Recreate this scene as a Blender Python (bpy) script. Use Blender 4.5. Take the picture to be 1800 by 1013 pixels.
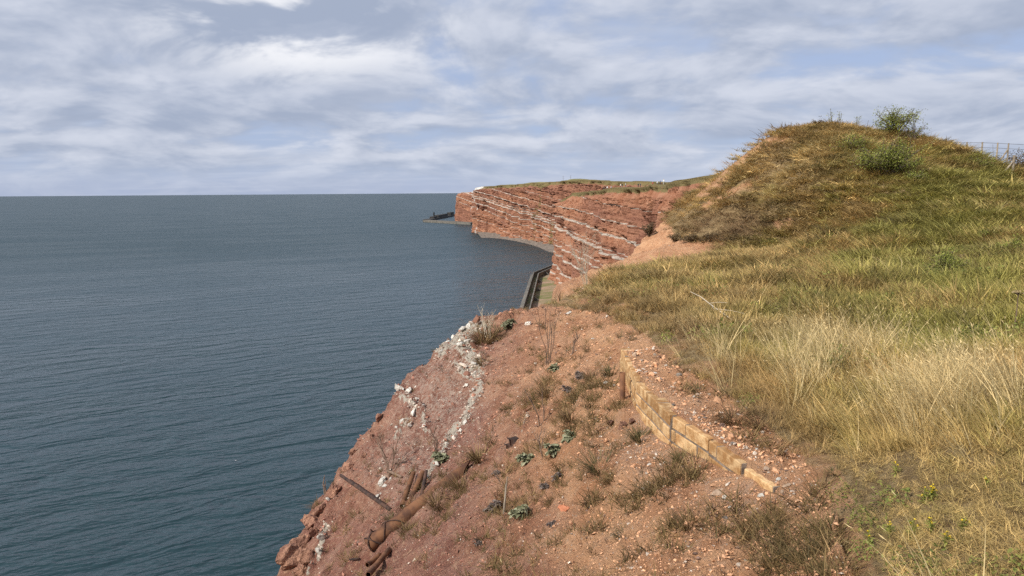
import bpy, bmesh, math, random
import numpy as np
from mathutils import Vector, Matrix

random.seed(7)
RNG = np.random.default_rng(7)
scene = bpy.context.scene
for o in list(bpy.data.objects):
    bpy.data.objects.remove(o)

# ------------------------------------------------------------------ camera
CAM_H = 50.0                       # metres above the sea
FPX = 1250.0                       # focal length in photo pixels (photo 1800 x 1013)
PITCH = math.radians(7.66)
ROLL = math.radians(0.40)
F_ = np.array([0, math.cos(PITCH), -math.sin(PITCH)])
U0 = np.array([0, math.sin(PITCH), math.cos(PITCH)])
R0 = np.array([1.0, 0, 0])
R_ = math.cos(ROLL) * R0 - math.sin(ROLL) * U0
U_ = math.sin(ROLL) * R0 + math.cos(ROLL) * U0
cam_data = bpy.data.cameras.new('camera')
cam_data.sensor_fit = 'HORIZONTAL'
cam_data.sensor_width = 36.0
cam_data.lens = 36.0 * FPX / 1800.0
cam_data.clip_start = 0.1
cam_data.clip_end = 150000.0
cam = bpy.data.objects.new('camera', cam_data)
scene.collection.objects.link(cam)
M = Matrix(((R_[0], U_[0], -F_[0], 0), (R_[1], U_[1], -F_[1], 0), (R_[2], U_[2], -F_[2], CAM_H), (0, 0, 0, 1)))
cam.matrix_world = M
scene.camera = cam

# ------------------------------------------------------------------ light
SUN_DIR = Vector((-0.68, -0.46, 0.66)).normalized()       # towards the sun
sun_elev = math.asin(SUN_DIR.z)
sun_data = bpy.data.lights.new('sun', 'SUN')
sun_data.energy = 5.0
sun_data.angle = math.radians(0.6)
sun_data.color = (1.0, 0.95, 0.87)
sun = bpy.data.objects.new('sun', sun_data)
scene.collection.objects.link(sun)
sun.rotation_euler = SUN_DIR.to_track_quat('Z', 'Y').to_euler()

world = bpy.data.worlds.new('World')
scene.world = world
world.use_nodes = True
W = world.node_tree
W.nodes.clear()
scene.view_settings.view_transform = 'Standard'
scene.view_settings.look = 'None'
scene.view_settings.exposure = 0.0
scene.view_settings.gamma = 1.0
scene.view_settings.use_curve_mapping = False
cy = scene.cycles
cy.max_bounces = 4; cy.diffuse_bounces = 2; cy.glossy_bounces = 2; cy.transmission_bounces = 2; cy.transparent_max_bounces = 4
cy.caustics_reflective = False; cy.caustics_refractive = False
cy.use_adaptive_sampling = True; cy.adaptive_threshold = 0.025
cy.use_denoising = False
world.cycles.sampling_method = 'MANUAL'; world.cycles.sample_map_resolution = 512


class NT:
    """small helper to wire shader nodes"""
    def __init__(self, nt):
        self.nt = nt

    def n(self, typ, ins=None, **props):
        nd = self.nt.nodes.new(typ)
        for k, v in props.items():
            setattr(nd, k, v)
        for k, v in (ins or {}).items():
            self.set(nd.inputs[k], v)
        return nd

    def set(self, sock, v):
        if isinstance(v, bpy.types.NodeSocket):
            self.nt.links.new(v, sock)
        elif isinstance(v, bpy.types.Node):
            self.nt.links.new(v.outputs[0], sock)
        else:
            if isinstance(v, (tuple, list)) and len(v) == 3 and sock.type == 'RGBA':
                v = (*v, 1.0)
            sock.default_value = v

    def math(self, op, a, b=0.0, c=0.0, clamp=False):
        nd = self.n('ShaderNodeMath', operation=op, use_clamp=clamp)
        self.set(nd.inputs[0], a)
        self.set(nd.inputs[1], b)
        if len(nd.inputs) > 2:
            self.set(nd.inputs[2], c)
        return nd.outputs[0]

    def vmath(self, op, a, b=(0, 0, 0)):
        nd = self.n('ShaderNodeVectorMath', operation=op)
        self.set(nd.inputs[0], a)
        if op == 'SCALE':
            self.set(nd.inputs['Scale'], b)
        else:
            self.set(nd.inputs[1], b)
        return nd.outputs['Value'] if op in ('DOT_PRODUCT', 'LENGTH') else nd.outputs[0]

    def noise(self, vec, scale, detail=6.0, rough=0.55, dist=0.0):
        nd = self.n('ShaderNodeTexNoise', {'Scale': scale, 'Detail': detail, 'Roughness': rough, 'Distortion': dist})
        if vec is not None:
            self.set(nd.inputs['Vector'], vec)
        return nd.outputs[0]

    def ramp(self, fac, lo, hi, a=0.0, b=1.0):
        nd = self.n('ShaderNodeMapRange', {'From Min': lo, 'From Max': hi, 'To Min': a, 'To Max': b}, interpolation_type='SMOOTHSTEP')
        self.set(nd.inputs['Value'], fac)
        return nd.outputs[0]

    def mix(self, fac, a, b, blend='MIX'):
        nd = self.n('ShaderNodeMix', data_type='RGBA', blend_type=blend)
        self.set(nd.inputs[0], fac)
        self.set(nd.inputs[6], a)
        self.set(nd.inputs[7], b)
        return nd.outputs[2]


def build_world():
    t = NT(W)
    sky = t.n('ShaderNodeTexSky', sky_type='NISHITA')
    sky.sun_disc = False
    sky.sun_elevation = sun_elev
    sky.sun_rotation = math.atan2(SUN_DIR.x, SUN_DIR.y)
    sky.altitude = 50
    sky.air_density = 1.0
    sky.dust_density = 0.6
    sky.ozone_density = 1.5
    co = t.n('ShaderNodeTexCoord')
    d = t.vmath('NORMALIZE', co.outputs['Generated'])
    sep = t.n('ShaderNodeSeparateXYZ', {0: d})
    up = t.math('MAXIMUM', sep.outputs[2], 0.0)
    def layer(offset, hmin, sx):
        den = t.math('ADD', up, hmin)
        px = t.math('DIVIDE', sep.outputs[0], den)
        py = t.math('DIVIDE', sep.outputs[1], den)
        px = t.math('MULTIPLY', px, sx)
        cb = t.n('ShaderNodeCombineXYZ', {0: px, 1: py, 2: offset})
        return cb.outputs[0]
    # broken stratocumulus sheet
    p1 = layer(3.7, 0.27, 1.0)
    wob = t.n('ShaderNodeTexNoise', {'Scale': 1.4, 'Detail': 1.0})
    t.set(wob.inputs['Vector'], p1)
    p1w = t.vmath('ADD', p1, t.vmath('SCALE', t.vmath('SUBTRACT', wob.outputs['Color'], (0.5, 0.5, 0.5)), 0.40))
    n1 = t.noise(p1w, 2.7, 9.0, 0.55)
    n1s = t.noise(t.vmath('ADD', p1w, (-0.02, -0.12, 0.0)), 2.7, 5.0, 0.55)
    big = t.noise(p1, 0.55, 1.0, 0.5)
    # one brighter heap of cumulus up to the left
    cdir = np.array([-0.27, 0.930, 0.205]); cdir = cdir / np.linalg.norm(cdir)
    dd = t.vmath('SUBTRACT', d, tuple(cdir))
    dd = t.vmath('MULTIPLY', dd, (1.0, 1.0, 3.1))
    heap = t.ramp(t.vmath('LENGTH', dd), 0.26, 0.06)
    dens = t.math('ADD', n1, t.math('MULTIPLY', t.math('SUBTRACT', big, 0.5), 0.45))
    dens = t.math('ADD', dens, t.math('MULTIPLY', heap, 0.20))
    cover = t.ramp(dens, 0.29, 0.52)
    # clearer strip close to the horizon
    low = t.ramp(up, 0.004, 0.06, 0.30, 1.0)
    cover = t.math('MULTIPLY', cover, low)
    # light and shade inside the sheet
    lit = t.ramp(t.math('SUBTRACT', n1, n1s), -0.17, 0.19)
    thick = t.ramp(dens, 0.50, 0.78)
    puff = t.noise(p1w, 5.0, 3.0, 0.6)
    lit2 = t.math('ADD', t.math('MULTIPLY', lit, 0.75), t.math('MULTIPLY', t.ramp(puff, 0.35, 0.7), 0.25))
    lit2 = t.math('SUBTRACT', lit2, t.math('MULTIPLY', thick, 0.25), clamp=True)
    ccol = t.mix(lit2, (0.375, 0.435, 0.565), (0.70, 0.735, 0.83))
    hb = t.math('MULTIPLY', heap, t.ramp(t.math('SUBTRACT', n1, n1s), -0.10, 0.14))
    ccol = t.mix(t.math('MULTIPLY', hb, 0.95), ccol, (1.0, 1.0, 1.02))
    # thin streaks
    p2 = layer(9.1, 0.055, 0.55)
    n2 = t.noise(p2, 0.8, 3.0, 0.6)
    streak = t.math('MULTIPLY', t.ramp(n2, 0.46, 0.70), t.ramp(up, 0.012, 0.06, 0.25, 0.75))
    blue = t.vmath('MULTIPLY', sky.outputs[0], (0.105, 0.100, 0.103))
    # pale air under the clouds brightens the blue of the low sky
    base = t.mix(0.80, blue, (0.42, 0.515, 0.745))
    c = t.mix(streak, base, (0.60, 0.655, 0.78))
    c = t.mix(t.math('MULTIPLY', cover, 0.93), c, ccol)
    bg = t.n('ShaderNodeBackground', {'Color': c, 'Strength': 1.0})
    out = t.n('ShaderNodeOutputWorld', {'Surface': bg.outputs[0]})

build_world()


# ------------------------------------------------------------------ picture <-> place
def ray(px, py):
    cx = (np.asarray(px, float) - 900.0) / FPX
    cy = -(np.asarray(py, float) - 506.5) / FPX
    return cx[..., None] * R_ + cy[..., None] * U_ + F_


def P(px, py, D):
    """point seen at photo pixel (px, py), D metres ahead (camera-relative z)"""
    d = ray(px, py)
    return d * (D / d[1])


def PZ(px, py, z):
    d = ray(px, py)
    return d * (z / d[2])


def project(x, y, z):
    v = np.stack([x, y, z], -1)
    a = v @ R_; b = v @ U_; c = np.maximum(v @ F_, 1e-3)
    return 900.0 + FPX * a / c, 506.5 - FPX * b / c


# ------------------------------------------------------------------ noise in numpy
_perm = RNG.permutation(512)
_perm = np.concatenate([_perm, _perm, _perm])


def _h(ix, iy, iz):
    return _perm[(_perm[(_perm[ix & 511] + iy) & 511] + iz) & 511] / 511.0


def vnoise(x, y, z=0.0):
    x, y, z = np.broadcast_arrays(np.asarray(x, float), np.asarray(y, float), np.asarray(z, float))
    ix = np.floor(x).astype(int); iy = np.floor(y).astype(int); iz = np.floor(z).astype(int)
    fx = x - ix; fy = y - iy; fz = z - iz
    fx = fx * fx * fx * (fx * (fx * 6 - 15) + 10); fy = fy * fy * fy * (fy * (fy * 6 - 15) + 10); fz = fz * fz * (3 - 2 * fz)
    def L(dx, dy, dz): return _h(ix + dx, iy + dy, iz + dz)
    a = L(0, 0, 0) * (1 - fx) + L(1, 0, 0) * fx
    b = L(0, 1, 0) * (1 - fx) + L(1, 1, 0) * fx
    lo = a * (1 - fy) + b * fy
    if np.all(fz == 0):
        return lo
    a = L(0, 0, 1) * (1 - fx) + L(1, 0, 1) * fx
    b = L(0, 1, 1) * (1 - fx) + L(1, 1, 1) * fx
    hi = a * (1 - fy) + b * fy
    return lo * (1 - fz) + hi * fz


def fbm(x, y, z=0.0, octv=4, gain=0.5):
    s = 0.0; a = 1.0; tot = 0.0
    for i in range(octv):
        s = s + a * (vnoise(np.asarray(x) * 2 ** i + 17.3 * i, np.asarray(y) * 2 ** i + 9.1 * i, np.asarray(z) * 2 ** i) - 0.5)
        tot += a; a *= gain
    return s / tot * 2.0            # about -1..1


def sstep(x, a, b):
    t = np.clip((x - a) / (b - a), 0, 1)
    return t * t * (3 - 2 * t)


def in_poly(px, py, poly):
    px = np.asarray(px); py = np.asarray(py)
    inside = np.zeros(px.shape, bool)
    n = len(poly)
    for i in range(n):
        x1, y1 = poly[i]; x2, y2 = poly[(i + 1) % n]
        c = ((y1 > py) != (y2 > py)) & (px < (x2 - x1) * (py - y1) / (y2 - y1 + 1e-12) + x1)
        inside ^= c
    return inside


def seg_dist(x, y, pts):
    """distance to a polyline and side (positive = left of travel)"""
    best = np.full(np.shape(x), 1e9); side = np.zeros(np.shape(x))
    for (x1, y1), (x2, y2) in zip(pts[:-1], pts[1:]):
        dx, dy = x2 - x1, y2 - y1
        l2 = dx * dx + dy * dy
        t = np.clip(((x - x1) * dx + (y - y1) * dy) / l2, 0, 1)
        d = np.hypot(x - (x1 + t * dx), y - (y1 + t * dy))
        s = dx * (y - y1) - dy * (x - x1)
        m = d < best - 1e-9
        best = np.where(m, d, best); side = np.where(m, np.sign(s), side)
    return best, side


# ------------------------------------------------------------------ near terrain as a height field
CTRL_D = [   # photo x, photo y, metres ahead
    (1000, 620, 15.0), (1080, 600, 13.0), (1000, 548, 19.5), (900, 560, 20.5), (830, 572, 21.0), (760, 625, 19.5),
    (800, 750, 14.5), (690, 690, 18.0), (700, 850, 13.5), (630, 780, 17.0), (575, 870, 15.5), (545, 930, 14.5),
    (850, 850, 11.0), (1000, 750, 10.8), (900, 700, 14.0), (1000, 900, 7.9), (930, 790, 11.0), (860, 640, 17.0), (940, 620, 16.0),
    (1500, 700, 7.9), (1400, 560, 14.0), (1600, 480, 17.0), (1800, 500, 13.5), (1500, 400, 30.0), (1250, 520, 18.0),
    (1150, 520, 19.0), (1080, 530, 18.5), (1650, 600, 10.3), (1800, 620, 9.0), (1300, 600, 12.6),
    (1350, 330, 40.0), (1500, 320, 34.0), (1440, 241, 42.0), (1580, 243, 42.0), (1510, 236, 42.5), (1300, 312, 44.0), (1400, 280, 41.0),
    (1700, 264, 41.0), (1640, 244, 41.5), (1760, 298, 40.0), (1800, 330, 36.0), (1850, 330, 38.0), (1740, 285, 46.0), (1800, 318, 48.0), (1800, 420, 22.0), (1650, 350, 30.0), (1700, 420, 23.0),
    (1600, 280, 37.0), (1030, 508, 24.0), (1100, 486, 27.0), (1180, 463, 30.0), (1250, 449, 33.0), (1330, 450, 29.0), (1400, 470, 24.5),
    (1180, 422, 43.0), (1230, 428, 41.0), (1300, 420, 41.0), (1250, 380, 46.0), (1180, 400, 48.0), (1350, 390, 42.0), (1420, 420, 34.0),
    (1130, 436, 46.0), (1080, 464, 42.0), (1033, 489, 38.5), (1165, 395, 50.0), (1200, 370, 52.0), (1240, 322, 56.0),
    (1265, 299, 54.0), (1295, 275, 50.0), (1340, 257, 46.0), (1390, 248, 44.0),
]
CTRL_Z = [   # photo x, photo y, height relative to the camera
    (1140, 640, -2.47), (1180, 640, -2.42), (1300, 740, -2.42), (1400, 830, -2.47), (1450, 930, -2.5), (1400, 1000, -2.66), (1220, 680, -2.44),
    (1800, 1000, -1.95), (1600, 1000, -2.25), (1700, 850, -2.0), (1550, 850, -2.28), (1800, 750, -1.8),
    (1100, 1013, -3.0), (1300, 1000, -2.8), (900, 1013, -3.75), (700, 1013, -5.3), (560, 1013, -6.9), (500, 1013, -7.5),
    (1250, 900, -2.86), (1150, 880, -3.05), (1340, 880, -2.72), (1060, 800, -3.25), (780, 930, -4.75), (640, 940, -6.0),
]
CTRL_W = [   # plan x, y, height relative to the camera (outside the picture)
    (25, 68, 1.5), (45, 80, 1.5), (62, 55, 2.0), (45, 45, 1.2), (40, 25, -0.5), (25, 12, -0.8), (8, 2, -1.6), (20, 0, -1.0),
    (2, 1, -2.2), (0, -6, -2.0), (12, -8, -1.5), (-3, 2, -4.6), (-4, 8, -6.8), (-3, -5, -4.0), (20, 62, 1.2), (33, 62, 1.8), (38, 72, 1.6),
    (1.5, 28, -3.6), (2.5, 33, -4.6), (15, 66, 0.0), (60, 90, 2.0), (90, 60, 3.0), (70, 20, 0.5),
]
cp = [P(*map(float, c)) for c in CTRL_D] + [PZ(*map(float, c)) for c in CTRL_Z] + [np.array(c, float) for c in CTRL_W]
cp = np.array(cp)
cp[:, 2] -= np.where(cp[:, 1] > 33, 0.38, np.where(cp[:, 1] > 13, 0.10, 0.0)) * (cp[:, 0] > 8)
def _tps_k(r2):
    return 0.5 * r2 * np.log(r2 + 1e-9)
_n = len(cp)
_d2 = (cp[:, None, 0] - cp[None, :, 0]) ** 2 + (cp[:, None, 1] - cp[None, :, 1]) ** 2
_K = _tps_k(_d2) + np.eye(_n) * 0.6
_Pm = np.c_[np.ones(_n), cp[:, :2]]
_A = np.block([[_K, _Pm], [_Pm.T, np.zeros((3, 3))]])
_sol = np.linalg.solve(_A, np.r_[cp[:, 2], np.zeros(3)])


def tps(x, y):
    x = np.asarray(x, float); y = np.asarray(y, float)
    out = _sol[_n] + _sol[_n + 1] * x + _sol[_n + 2] * y
    for i in range(_n):
        out = out + _sol[i] * _tps_k((x - cp[i, 0]) ** 2 + (y - cp[i, 1]) ** 2)
    return out


# brink of the cliff in plan, sea on the left
EDGE = [(-4.2, -30), (-4.5, 0), (-5.2, 8), (-4.95, 12), (-4.75, 13.1), (-4.6, 14.5), (-4.4, 15.5), (-4.0, 17), (-3.2, 18.2), (-2.3, 19.7),
        (-1.25, 21.3), (0.0, 21.6), (1.2, 21.6), (1.9, 23), (2.0, 28), (2.5, 33), (3.4, 38), (5.2, 42.5), (7.8, 47.5), (10.0, 51.5), (12.6, 56), (15.3, 59.5), (19, 64), (27, 71), (40, 79), (62, 92), (140, 100)]
# retaining wall: top corners seen in the photograph, on one level
WALL_Z = -2.5
WALL_PX = [(1090, 612), (1118, 670), (1179, 729), (1245, 771), (1305, 813), (1358, 848)]
WALL_XY = [PZ(float(a), float(b), WALL_Z)[:2] for a, b in WALL_PX]
WA = np.array(WALL_XY[-1]); WB = np.array(WALL_XY[0])
WDIR = (WB - WA) / np.linalg.norm(WB - WA)
WLEN = float(np.linalg.norm(WB - WA))
WNRM = np.array([-WDIR[1], WDIR[0]])         # towards the sea

WALL_KW = [float(np.dot(np.array(p) - WA, WDIR)) for p in WALL_XY[::-1]]
WALL_KQ = [float(np.dot(np.array(p) - WA, WNRM)) for p in WALL_XY[::-1]]


def height(x, y, detail=True):
    """ground height relative to the camera"""
    x = np.asarray(x, float); y = np.asarray(y, float)
    z = tps(x, y)
    d, s = seg_dist(x, y, EDGE)
    e = np.where(s > 0, d, -d)
    # retaining wall step
    q = (x - WA[0]) * WNRM[0] + (y - WA[1]) * WNRM[1]
    w = (x - WA[0]) * WDIR[0] + (y - WA[1]) * WDIR[1]
    q = q - np.interp(w, WALL_KW, WALL_KQ)
    span = sstep(w, -0.5, 0.6) * (1 - sstep(w, WLEN - 0.4, WLEN + 0.8))
    dep = np.interp(w, [-0.5, 0.3, 0.7, 1.4, 2.2, 3.4, 6.0], [0.0, 0.06, 0.16, 0.28, 0.37, 0.40, 0.36])
    low = np.minimum(np.maximum(z, WALL_Z - dep - 0.35 * np.maximum(q, 0) - 0.02), WALL_Z - dep - 0.25 * np.maximum(q, 0))
    high = np.maximum(z, WALL_Z + 0.022)
    high = np.minimum(high, WALL_Z + 0.034 + 0.10 * np.maximum(-q, 0))
    zl = z + (low - z) * span * (1 - sstep(q, 0.3, 1.2))
    zr = z + (high - z) * span * (1 - sstep(-q, 0.6, 1.6))
    z = np.where(q > -0.055, zl, zr)
    if detail:
        px, py = project(x, y, z)
        soil = soil_mask(px, py)
        r = np.hypot(x, y)
        z = z + 0.10 * fbm(x * 0.45, y * 0.45, 1.0, 3) * np.clip(r / 12, 0.3, 2.0)
        near = np.clip(1.2 - r / 60, 0.2, 1)
        # lumpy, terraced soil
        rug = fbm(x * 2.3, y * 2.3, 4.0, 5, 0.55)
        ridg = 1 - np.abs(fbm(x * 1.1 + 5, y * 1.1, 2.0, 4))
        wallfade = sstep(np.abs(q + 0.05), 0.08, 0.5) * span + (1 - span)
        crumble = np.abs(fbm(x * 6.5, y * 6.5, 14.0, 4, 0.6))
        clod = np.maximum(0, fbm(x * 4.2, y * 4.2, 19.0, 3, 0.6) - 0.12)
        z = z + soil * wallfade * (0.095 * rug + 0.09 * (ridg - 0.7) - 0.08 * crumble + 0.16 * clod) * near
        # fallen slope gullies on the seaward flank
        fl = sstep(e, -5.0, -1.0) * soil
        z = z + fl * 0.13 * fbm((0.88 * x - 0.47 * y) * 2.2, (0.47 * x + 0.88 * y) * 0.3, 23.0, 4, 0.6)
        z = z + fl * (0.22 * fbm(x * 0.9 + 0.5 * y, y * 0.35, 7.0, 4) + 0.15 * fbm(x * 3.5, y * 3.5, 3.0, 4, 0.6))
        # beds of harder stone stand proud of the slope
        pf = pale_field(px, py) * (y < 26)
        z = z + pf * (0.05 + 0.16 * np.round(2.5 * vnoise(x * 3.1, y * 3.1, 5.0)) / 2.5)
        # small undercut bank below the rusty post
        bq = (x - 1.35) * 0.9 + (y - 9.55) * 0.45
        bank = np.exp(-((x - 1.15) / 0.8) ** 2 - ((y - 9.2) / 1.0) ** 2)
        z = z + soil * bank * (0.16 * sstep(bq + 0.25 * fbm(x * 2.5, y * 2.5, 8.0, 3), -0.06, 0.05) - 0.10)
        # rough hummocks under the grass
        z = z + (1 - soil) * (0.08 * fbm(x * 0.9, y * 0.9, 6.0, 3)) * np.clip(r / 9, 0.5, 2.5)
        e = e + 0.55 * fbm(x * 0.9, y * 0.9, 11.0, 5, 0.62)
    out = np.maximum(e, 0)
    z = z - out * 1.2 - 3.2 * np.maximum(out - 0.15, 0)
    return np.maximum(z, -CAM_H - 2)


SOIL_POLY = [(300, 1100), (1560, 1100), (1500, 1013), (1462, 900), (1440, 835), (1385, 775), (1335, 735), (1275, 690), (1225, 655), (1175, 628), (1140, 592),
             (1090, 565), (1040, 551), (1000, 538), (955, 536), (850, 525), (600, 500), (300, 700)]
SCREE_POLY = [(960, 526), (1030, 512), (1080, 492), (1180, 467), (1262, 451), (1285, 430), (1215, 424), (1185, 412), (1172, 392), (1150, 385), (1090, 430), (960, 500)]
SCAR1 = [(1255, 300), (1290, 262), (1320, 245), (1380, 238), (1395, 246), (1345, 258), (1318, 276), (1296, 300), (1268, 326), (1238, 348), (1225, 345)]
SCAR2 = [(1236, 358), (1262, 345), (1300, 325), (1330, 312), (1322, 326), (1280, 345), (1262, 362), (1238, 368)]
SCAR3 = [(1355, 388), (1395, 385), (1400, 396), (1365, 400)]
PATH_R = [(1782, 318), (1830, 312), (1830, 335), (1786, 330)]


def soil_mask(px, py):
    wx = px + 16 * fbm(px / 55, py / 40, 2.5, 4)
    wy = py + 12 * fbm(px / 55 + 7, py / 40, 3.5, 4)
    m = np.zeros(np.shape(px))
    for poly in (SOIL_POLY, SCREE_POLY, PATH_R):
        m = np.maximum(m, in_poly(wx, wy, poly).astype(float))
    wx2 = px + 7 * fbm(px / 20, py / 14, 2.5, 4)
    wy2 = py + 5 * fbm(px / 20 + 7, py / 14, 3.5, 4)
    for poly in (SCAR1, SCAR2, SCAR3):
        m = np.maximum(m, in_poly(wx2, wy2, poly).astype(float) * 0.8)
    return m


def ground_at(px, py, dmin=2.5, dmax=90.0):
    """where the line of sight through a photo pixel first meets the near ground (world coordinates)"""
    d = ray(float(px), float(py))
    D = np.geomspace(dmin, dmax, 180)
    pts = d[None, :] * (D / d[1])[:, None]
    h = height(pts[:, 0], pts[:, 1])
    below = np.where(pts[:, 2] < h)[0]
    if len(below) == 0:
        # the line passes over the crest: stand on the skyline just below it
        return ground_at(px, py + 2.0, dmin, dmax)
    i = below[0]
    if i > 0:
        a, b = D[i - 1], D[i]
        Df = np.linspace(a, b, 20)
        q = d[None, :] * (Df / d[1])[:, None]
        hh = height(q[:, 0], q[:, 1])
        k = np.where(q[:, 2] < hh)[0]
        k = k[0] if len(k) else -1
        p = q[k]; Dk = Df[k]
    else:
        p = pts[0]; Dk = D[0]
    return Vector((p[0], p[1], p[2] + CAM_H)), float(Dk)


def ground_normal(x, y, e=0.12):
    h = height(np.array([x - e, x + e, x, x]), np.array([y, y, y - e, y + e]))
    return Vector((-(h[1] - h[0]) / (2 * e), -(h[3] - h[2]) / (2 * e), 1)).normalized()


def ground_z(x, y):
    return float(height(np.array([x]), np.array([y]))[0]) + CAM_H


# ------------------------------------------------------------------ objects and tags
def link(o, parent=None):
    scene.collection.objects.link(o)
    if parent is not None:
        o.parent = parent
    return o


def tag(o, label=None, cat=None, group=None, kind=None):
    if label: o['label'] = label
    if cat: o['category'] = cat
    if group: o['group'] = group
    if kind: o['kind'] = kind
    return o


def mesh_obj(name, verts, faces, mat=None, parent=None, smooth=False):
    me = bpy.data.meshes.new(name)
    me.from_pydata([tuple(v) for v in verts], [], [tuple(f) for f in faces])
    if mat: me.materials.append(mat)
    if smooth:
        me.polygons.foreach_set('use_smooth', [True] * len(me.polygons))
    me.update()
    return link(bpy.data.objects.new(name, me), parent)


def grid_obj(name, V, mat, smooth=True, parent=None, attrs=None, flip=False):
    """V: (rows, cols, 3) array"""
    r, c = V.shape[:2]
    me = bpy.data.meshes.new(name)
    me.vertices.add(r * c)
    me.vertices.foreach_set('co', V.reshape(-1).astype(np.float32))
    idx = np.arange(r * c).reshape(r, c)
    q = np.stack([idx[:-1, :-1], idx[:-1, 1:], idx[1:, 1:], idx[1:, :-1]], -1).reshape(-1, 4)
    if flip: q = q[:, ::-1]
    nf = len(q)
    me.loops.add(nf * 4)
    me.loops.foreach_set('vertex_index', q.reshape(-1).astype(np.int32))
    me.polygons.add(nf)
    me.polygons.foreach_set('loop_start', (np.arange(nf) * 4).astype(np.int32))
    me.polygons.foreach_set('use_smooth', np.full(nf, smooth))
    for k, v in (attrs or {}).items():
        a = me.attributes.new(k, 'FLOAT', 'POINT')
        a.data.foreach_set('value', v.reshape(-1).astype(np.float32))
    me.update(calc_edges=True)
    me.validate()
    me.materials.append(mat)
    return link(bpy.data.objects.new(name, me), parent)


def empty(name, loc, parent=None):
    o = bpy.data.objects.new(name, None)
    o.empty_display_size = 0.2
    o.location = loc
    return link(o, parent)


def new_mat(name):
    m = bpy.data.materials.new(name)
    m.use_nodes = True
    m.node_tree.nodes.clear()
    return m, NT(m.node_tree)


def finish(t, bsdf, normal=None, disp=None):
    out = t.n('ShaderNodeOutputMaterial', {'Surface': bsdf})
    return out


def simple_mat(name, ca, cb, scale=8.0, rough=0.85, bump=0.3, bump_scale=40.0, dist=0.01, spec=0.3, metallic=0.0, coords='Object', lo=0.35, hi=0.65):
    m, t = new_mat(name)
    co = t.n('ShaderNodeTexCoord').outputs[coords]
    rnd = t.n('ShaderNodeObjectInfo').outputs['Random']
    n = t.noise(t.vmath('ADD', co, t.vmath('SCALE', (7.0, 3.0, 5.0), rnd)), scale, 6.0, 0.6)
    c = t.mix(t.ramp(n, lo, hi), ca, cb)
    v = t.ramp(rnd, 0.0, 1.0, 0.85, 1.15)
    c = t.vmath('SCALE', c, v)
    nb = t.noise(co, bump_scale, 5.0, 0.6)
    bp = t.n('ShaderNodeBump', {'Strength': bump, 'Distance': dist, 'Height': nb})
    b = t.n('ShaderNodeBsdfPrincipled', {'Base Color': c, 'Roughness': rough, 'Normal': bp.outputs[0], 'Metallic': metallic, 'Specular IOR Level': spec})
    finish(t, b.outputs[0])
    return m


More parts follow.
